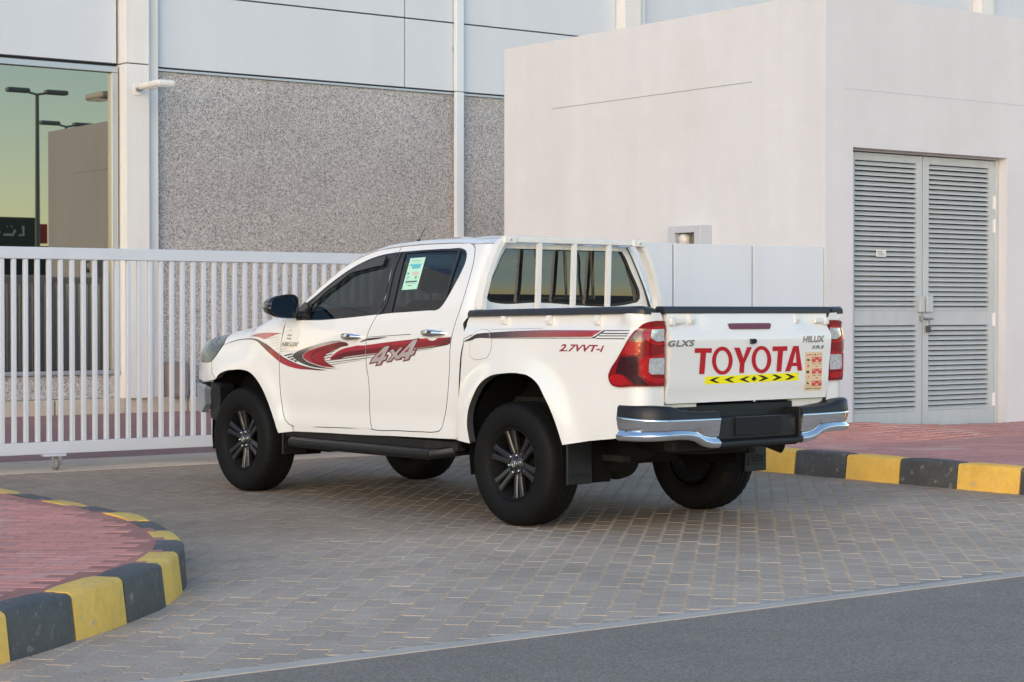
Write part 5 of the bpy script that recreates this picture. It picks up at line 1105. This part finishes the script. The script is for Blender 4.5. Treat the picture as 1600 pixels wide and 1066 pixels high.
# ------------------------------------------------------------------ rack behind the cab
rk=MB()
def ry(z): return .735-.14*max(0,(z-1.35)/.44)**1.6
legs=[]
rack=None
def leg(sg):
    P=[(-2.655,sg*.785,1.335),(-2.655,sg*.775,1.42),(-2.655,sg*.735,1.55),(-2.655,sg*.690,1.66),(-2.655,sg*.648,1.735),(-2.655,sg*.610,1.775),(-2.655,sg*.565,1.793)]
    vs=[];fs=[]
    for i,p in enumerate(P):
        p=np.array(p); t=np.array(P[min(i+1,len(P)-1)])-np.array(P[max(i-1,0)]); t/=np.linalg.norm(t); n_=np.cross(t,np.array([1.,0,0])); n_/=np.linalg.norm(n_)
        for a,b in ((-.028,-.018),(.028,-.018),(.028,.018),(-.028,.018)): vs.append(tuple(p+np.array([a,0,0])+n_*b))
    for i in range(len(P)-1):
        for k in range(4): fs.append((i*4+k,i*4+(k+1)%4,(i+1)*4+(k+1)%4,(i+1)*4+k))
    m_=MB(); m_.add(vs,fs); m_.add(vs[:4],[(0,1,2,3)]); m_.add(vs[-4:],[(0,1,2,3)]); return m_
rack=MB().box(-2.685,-2.625,-.560,.560,1.766,1.804,.006).build('cab_guard_rack','rack_paint',TR)
for sg in (1,-1):
    leg(sg).build('rack_leg','rack_paint',rack); MB().box(-2.697,-2.66,sg*.57-.05,sg*.57+.05,1.760,1.808,.006).tube([(-2.695,sg*.575,1.784),(-2.703,sg*.575,1.784)],.009,10).build('rack_bracket','rack_paint',rack)
    MB().tube([(-2.702,sg*.575,1.784),(-2.707,sg*.575,1.784)],.007,8).build('bolt','steel',rack)
for yt,yb in ((.305,.375),(.0,.072),(-.312,-.238)):
    p0=np.array((-2.668,yt,1.775)); p1=np.array((-2.700,yt+.045,1.30)); vs=[]
    for p in (p0,p1):
        for a,b in ((-.014,-.0145),(.014,-.0145),(.014,.0145),(-.014,.0145)): vs.append((p[0]+a,p[1]+b,p[2]))
    MB().add(vs,[(0,1,5,4),(1,2,6,5),(2,3,7,6),(3,0,4,7),(0,1,2,3),(4,5,6,7)]).build('rack_post','rack_paint',rack)
# ------------------------------------------------------------------ rear bumper
def bx(y): return -4.335+.16*max(0,(abs(y)-.55)/.38)**2.0*.9
ysn=np.linspace(-.93,.93,63)
def sweep(secf,ys,close=True):
    vs=[];m_=None
    for y in ys:
        s_=secf(y); m_=len(s_); vs+= [(x,y,z) for x,z in s_]
    fs=[(i*m_+q,i*m_+(q+1)%m_,(i+1)*m_+(q+1)%m_,(i+1)*m_+q) for i in range(len(ys)-1) for q in range(m_ if close else m_-1)]
    mb=MB(); mb.add(vs,fs,True); 
    if close: mb.add(vs[:m_],[tuple(range(m_))]); mb.add(vs[-m_:],[tuple(range(m_))])
    return mb
def wrap_end(y0,y1,z0f,z1f,out,n=26):
    """bumper half: runs along the rear then round the corner along the side; returns plan points (x,y,nx,ny)"""
    pass
def plan(sg,d=0.,n=9):
    P=[]
    for y in np.linspace(.36,.728,7): P.append((-4.345+.010*((y-.36)/.368)**2-d,y))
    c=(-4.345+.010+.19,.728); r=.19+d
    for t in np.linspace(0,math.pi/2,14)[1:]: P.append((c[0]-r*math.cos(t)-.0,c[1]+r*math.sin(t)))
    for x in (-4.09,-4.045): P.append((x,.919+d))
    return [(x,sg*y) for x,y in P]
def strip(sg,rows,d0=0.,trim=0):
    """rows: (inset, z as function of t 0..1 along the plan)"""
    base=plan(sg); A_=np.array(base); S_=arclen(A_); T_=S_/S_[-1]; t=np.gradient(A_,axis=0); t/=np.linalg.norm(t,axis=1)[:,None]; nr=np.stack([t[:,1],-t[:,0]],1)*sg
    if (nr[0][0])>0: nr=-nr
    vs=[];m_=len(rows)
    for i in range(len(A_)):
        for ins,zf in rows: p=A_[i]-nr[i]*ins; vs.append((p[0],p[1],zf(T_[i])))
    fs=[(i*m_+q,i*m_+q+1,(i+1)*m_+q+1,(i+1)*m_+q) for i in range(len(A_)-1) for q in range(m_-1)]
    mb=MB(); mb.add(vs,fs,True); mb.add(vs[:m_],[tuple(range(m_))]); mb.add(vs[-m_:],[tuple(range(m_))]); return mb
zb=curve([(0,.525),(.10,.528),(.18,.545),(.26,.575),(.40,.585),(.7,.580),(1,.575)])
ztp=curve([(0,.700),(.5,.702),(1,.715)])
core=MB(); core.box(-4.30,-4.15,-.36,.36,.555,.70,.02); core.box(-4.345,-4.17,-.37,.37,.530,.562,.012); core.box(-4.20,-4.12,-.62,.62,.62,.775,.01)
rb=core.build('rear_bumper','black_plastic',TR)
for sg in (1,-1):
    c=strip(sg,[(.035,lambda t: ztp(t)-.002),(.006,lambda t: ztp(t)+.003),(.0,lambda t: ztp(t)-.002),(.001,lambda t: ztp(t)-.010),(.004,lambda t: ztp(t)-.024),(.014,lambda t: ztp(t)*.5+zb(t)*.5),(.023,lambda t: zb(t)+.062),(.020,lambda t: zb(t)+.055),(-.002,lambda t: zb(t)+.036),(-.003,lambda t: zb(t)+.028),(.004,lambda t: zb(t)+.010),(.022,lambda t: zb(t)),(.05,lambda t: zb(t)+.004)])
    c.build('chrome_cover','chrome',rb,auto=60)
    zc=curve([(0,.742),(.22,.742),(.25,.748),(.40,.758),(.44,.775),(.8,.785),(1,.785)])
    b=strip(sg,[(.006,lambda t: ztp(t)-.02),(.004,lambda t: ztp(t)+.004),(.010,lambda t: zc(t)-.014),(.022,lambda t: zc(t)-.002),(.055,lambda t: zc(t)),(.18,lambda t: zc(t)-.002),(.18,lambda t: ztp(t)-.05)])
    b.build('step_pad','black_plastic',rb,auto=45)
    w_=MB(); w_.box(-4.325,-4.16,sg*.365-.012,sg*.365+.012,.535,.735,.008); w_.build('bumper_cheek','black_plastic',rb)
    MB().box(-4.20,-4.16,min(sg*.42,sg*.70),max(sg*.42,sg*.70),.70,.785).build('rear_sill','white_part',TR)
MB().box(-4.312,-4.300,-.20,.20,.59,.70,.003).build('plate_recess','black_gloss',rb)
# ------------------------------------------------------------------ wheels
def tyre_mesh():
    r0=.385; prof=[(.222,-.098),(.228,-.112),(.250,-.126),(.300,-.1335),(.335,-.1315),(.360,-.122),(.374,-.108),(.3815,-.088),(.3845,-.062),(.3845,-.050),(.376,-.047),(.376,-.041),(.385,-.038),(.385,-.006),(.377,-.004),(.377,.004),(.385,.006),(.385,.038),(.376,.041),(.376,.047),(.3845,.050),(.3845,.062),(.3815,.088),(.374,.108),(.360,.122),(.335,.1315),(.300,.1335),(.250,.126),(.228,.112),(.222,.098)]
    def mod(k,j): return -.0065 if (k%3==0 and j in (6,7,8,21,22,23)) else (-.005 if (k%3==1 and j in (12,13,16,17)) else 0)
    return MB().lathe(prof,120,'y',(0,0,0),True,mod)
wheel_proto=None
def make_wheel():
    b=MB().lathe([(.2235,.100),(.226,.112),(.221,.116),(.214,.112),(.208,.098),(.198,.06),(.190,-.02),(.185,-.10),(.20,-.11)],64)
    b.lathe([(0,.02),(.06,.02),(.165,.0),(.165,-.03),(0,-.03)],40)      # brake disc and drum behind the spokes
    wb=b.build('wheel','alloy_barrel',TR,auto=40)
    ty=tyre_mesh().build('tyre','rubber',wb,auto=50)
    sp0=None
    for k in range(6):
        if sp0 is None:
            mb=MB()
            for s_ in (-1,1):
                path=[(.052,s_*.010,.078),(.085,s_*.018,.086),(.13,s_*.0225,.093),(.175,s_*.027,.099),(.212,s_*.032,.104)]; wd=[.020,.0175,.0170,.0185,.023]; vs=[]
                for (r,o_,h),w_ in zip(path,wd):
                    for a,bz in ((-w_,-.030),(-w_,-.006),(-w_*.55,.0),(w_*.55,.0),(w_,-.006),(w_,-.030)): vs.append((o_+a,h+bz,r))
                m_=6; mb.add(vs,[(i*m_+q,i*m_+q+1,(i+1)*m_+q+1,(i+1)*m_+q) for i in range(4) for q in range(5)])
            # web between the two ribs
            vs=[];
            for r,h in ((.05,.066),(.09,.070),(.13,.074),(.17,.062),(.205,.06)):
                w_=.012+ (r-.05)*.20; vs+= [(-w_,h,r),(w_,h,r)]
            mb.add(vs,[(2*i,2*i+1,2*i+3,2*i+2) for i in range(4)])
            sp0=mb.build('spoke','alloy',wb); s=sp0
        else: s=copy(sp0,wb)
        s.rotation_euler=(0,R(60*k+SPIN),0)
    MB().lathe([(.066,.05),(.066,.082),(.060,.088),(.045,.086),(.042,.094),(.036,.100),(0,.101)],32).build('centre_cap','alloy',wb)
    e=MB()
    def ring(a,b_,n=24): e.tube([(a*math.cos(2*math.pi*i/n),.1025,b_*math.sin(2*math.pi*i/n)) for i in range(n+1)],.0022,6,False)
    ring(.026,.019); ring(.0085,.019); e.tube([(.017*math.cos(t),.1025,.008+.009*math.sin(t)) for t in np.linspace(0,2*math.pi,17)],.0018,6,False); e.build('cap_emblem','dull_chrome',wb)
    nut=None
    for k in range(6):
        a=R(60*k+SPIN+30)
        if nut is None: nut=MB().lathe([(.0095,.080),(.0095,.096),(.007,.100),(0,.100)],8).build('lug_nut','dull_chrome',wb)
        else: nut=copy(nut,wb)
        nut.location=(.0555*math.sin(a),0,.0555*math.cos(a))
    return wb
SPIN=8
w0=make_wheel(); w0.location=(0,.770,.385)
def dupw(src,loc,rz,roll):
    c=copy(src,TR); c.location=loc; c.rotation_euler=(0,R(roll),R(rz))
    for ch in src.children: copy(ch,c)
    return c
dupw(w0,(-3.085,.777,.385),0,4); dupw(w0,(0,-.770,.385),180,20); dupw(w0,(-3.085,-.777,.385),180,33)
# wheel housings, mud flaps, steps, underbody
for xc in (0,-3.085):
    for sg in (1,-1):
        a=MB(); n=18; rr=.50; vs=[]
        for i in range(n+1):
            t=math.pi*(-.08+1.16*i/n)
            for y in (.50,.84): vs.append((xc+(rr-.02)*math.cos(t),sg*y,.42+.535*math.sin(t)))
        a.add(vs,[(2*i,2*i+1,2*i+3,2*i+2) for i in range(n)],True); a.add([(xc-.55,sg*.52,.35),(xc+.55,sg*.52,.35),(xc+.55,sg*.52,1.0),(xc-.55,sg*.52,1.0)],[(0,1,2,3)]); a.build('wheel_housing','interior',TR)
for xc,zlo,zhi in ((-3.565,.285,.56),(-.52,.30,.50)):
    for sg in (1,-1):
        MB().box(xc-.012,xc+.006,sg*.775-.10,sg*.775+.10,zlo,zhi,.006).box(xc-.02,xc+.004,sg*.775-.08,sg*.775+.08,zlo+.045,zlo+.06,.004).build('mud_flap','black_plastic',TR)
for sg in (1,-1):
    pts=[(-.60,sg*.80,.415),(-.70,sg*.885,.405),(-.85,sg*.905,.40),(-2.15,sg*.905,.40),(-2.32,sg*.885,.405),(-2.46,sg*.80,.43)]
    s=MB(); A_=spline([(p[0],p[1]) for p in pts],6); Z_=spline([(p[0],p[2]) for p in pts],6)[:,1]
    vs=[]; secs=[(.045,.000),(.040,.022),(.015,.034),(-.07,.036),(-.075,-.03),(.02,-.034),(.040,-.020)]
    for i,p in enumerate(A_):
        for d,z in secs: vs.append((p[0],p[1]+sg*d,Z_[i]+z))
    m_=len(secs); s.add(vs,[(i*m_+q,i*m_+(q+1)%m_,(i+1)*m_+(q+1)%m_,(i+1)*m_+q) for i in range(len(A_)-1) for q in range(m_)],True); s.add(vs[:m_],[tuple(range(m_))]); s.add(vs[-m_:],[tuple(range(m_))])
    rbd=s.build('running_board','black_plastic',TR,auto=45)
    for x in (-.85,-1.5,-2.15): MB().box(x-.02,x+.02,min(sg*.55,sg*.86),max(sg*.55,sg*.86),.39,.43).build('step_bracket','underbody',rbd)
    MB().box(-2.50,-.50,sg*.82-.03,sg*.82+.03,.43,.485).build('sill_skirt','underbody',rbd)
Sflap=lambda y,z: np.stack([-3.580+0*y,y+0*z,z+0*y],-1)
text('flap_lettering','TOYOTA',[(-.69,.335),(-.85,.335),(-.85,.395),(-.69,.395)],Sflap,TR,'black_gloss',off=.0012,bold=.02)
u=MB()
for sg in (1,-1):
    u.box(-4.18,-3.75,sg*.52-.04,sg*.52+.04,.58,.72); u.box(-3.75,-2.4,sg*.52-.04,sg*.52+.04,.66,.78); u.box(-2.4,.8,sg*.50-.04,sg*.50+.04,.42,.56)
    u.box(-3.75,-2.45,sg*.55-.03,sg*.55+.03,.42,.455)
u.box(-2.35,-.7,-.45,.45,.36,.56,.04); u.box(-.6,.7,-.4,.4,.32,.6,.06); u.box(-4.15,-4.05,-.55,.55,.50,.68,.02); u.box(-3.4,-2.75,-.10,.35,.38,.62,.08)
ub_=u.build('chassis_frame','underbody',TR)
ax=MB(); ax.tube([(-3.085,-.70,.385),(-3.085,.70,.385)],.05,14); ax.lathe([(0,-.16),(.08,-.15),(.145,-.08),(.16,0),(.145,.08),(.08,.15),(0,.16)],24,'y',(-3.085,.02,.40)); ax.build('rear_axle','underbody',TR)
fx=MB(); fx.tube([(0,-.70,.385),(0,.70,.385)],.045,12); fx.box(-.25,.25,-.3,.3,.27,.45,.05); fx.build('front_axle','underbody',TR)
MB().lathe([(0,-.10),(.22,-.10),(.33,-.085),(.36,-.03),(.36,.03),(.33,.085),(.22,.10),(0,.10)],40,'z',(-3.78,.02,.56)).build('spare_wheel','rubber',TR,auto=40)
MB().tube([(-2.6,-.30,.46),(-3.3,-.38,.52),(-3.7,-.46,.54),(-3.9,-.51,.505),(-4.01,-.545,.468)],.034,14,cap=False).build('exhaust_pipe','rust_pipe',TR)
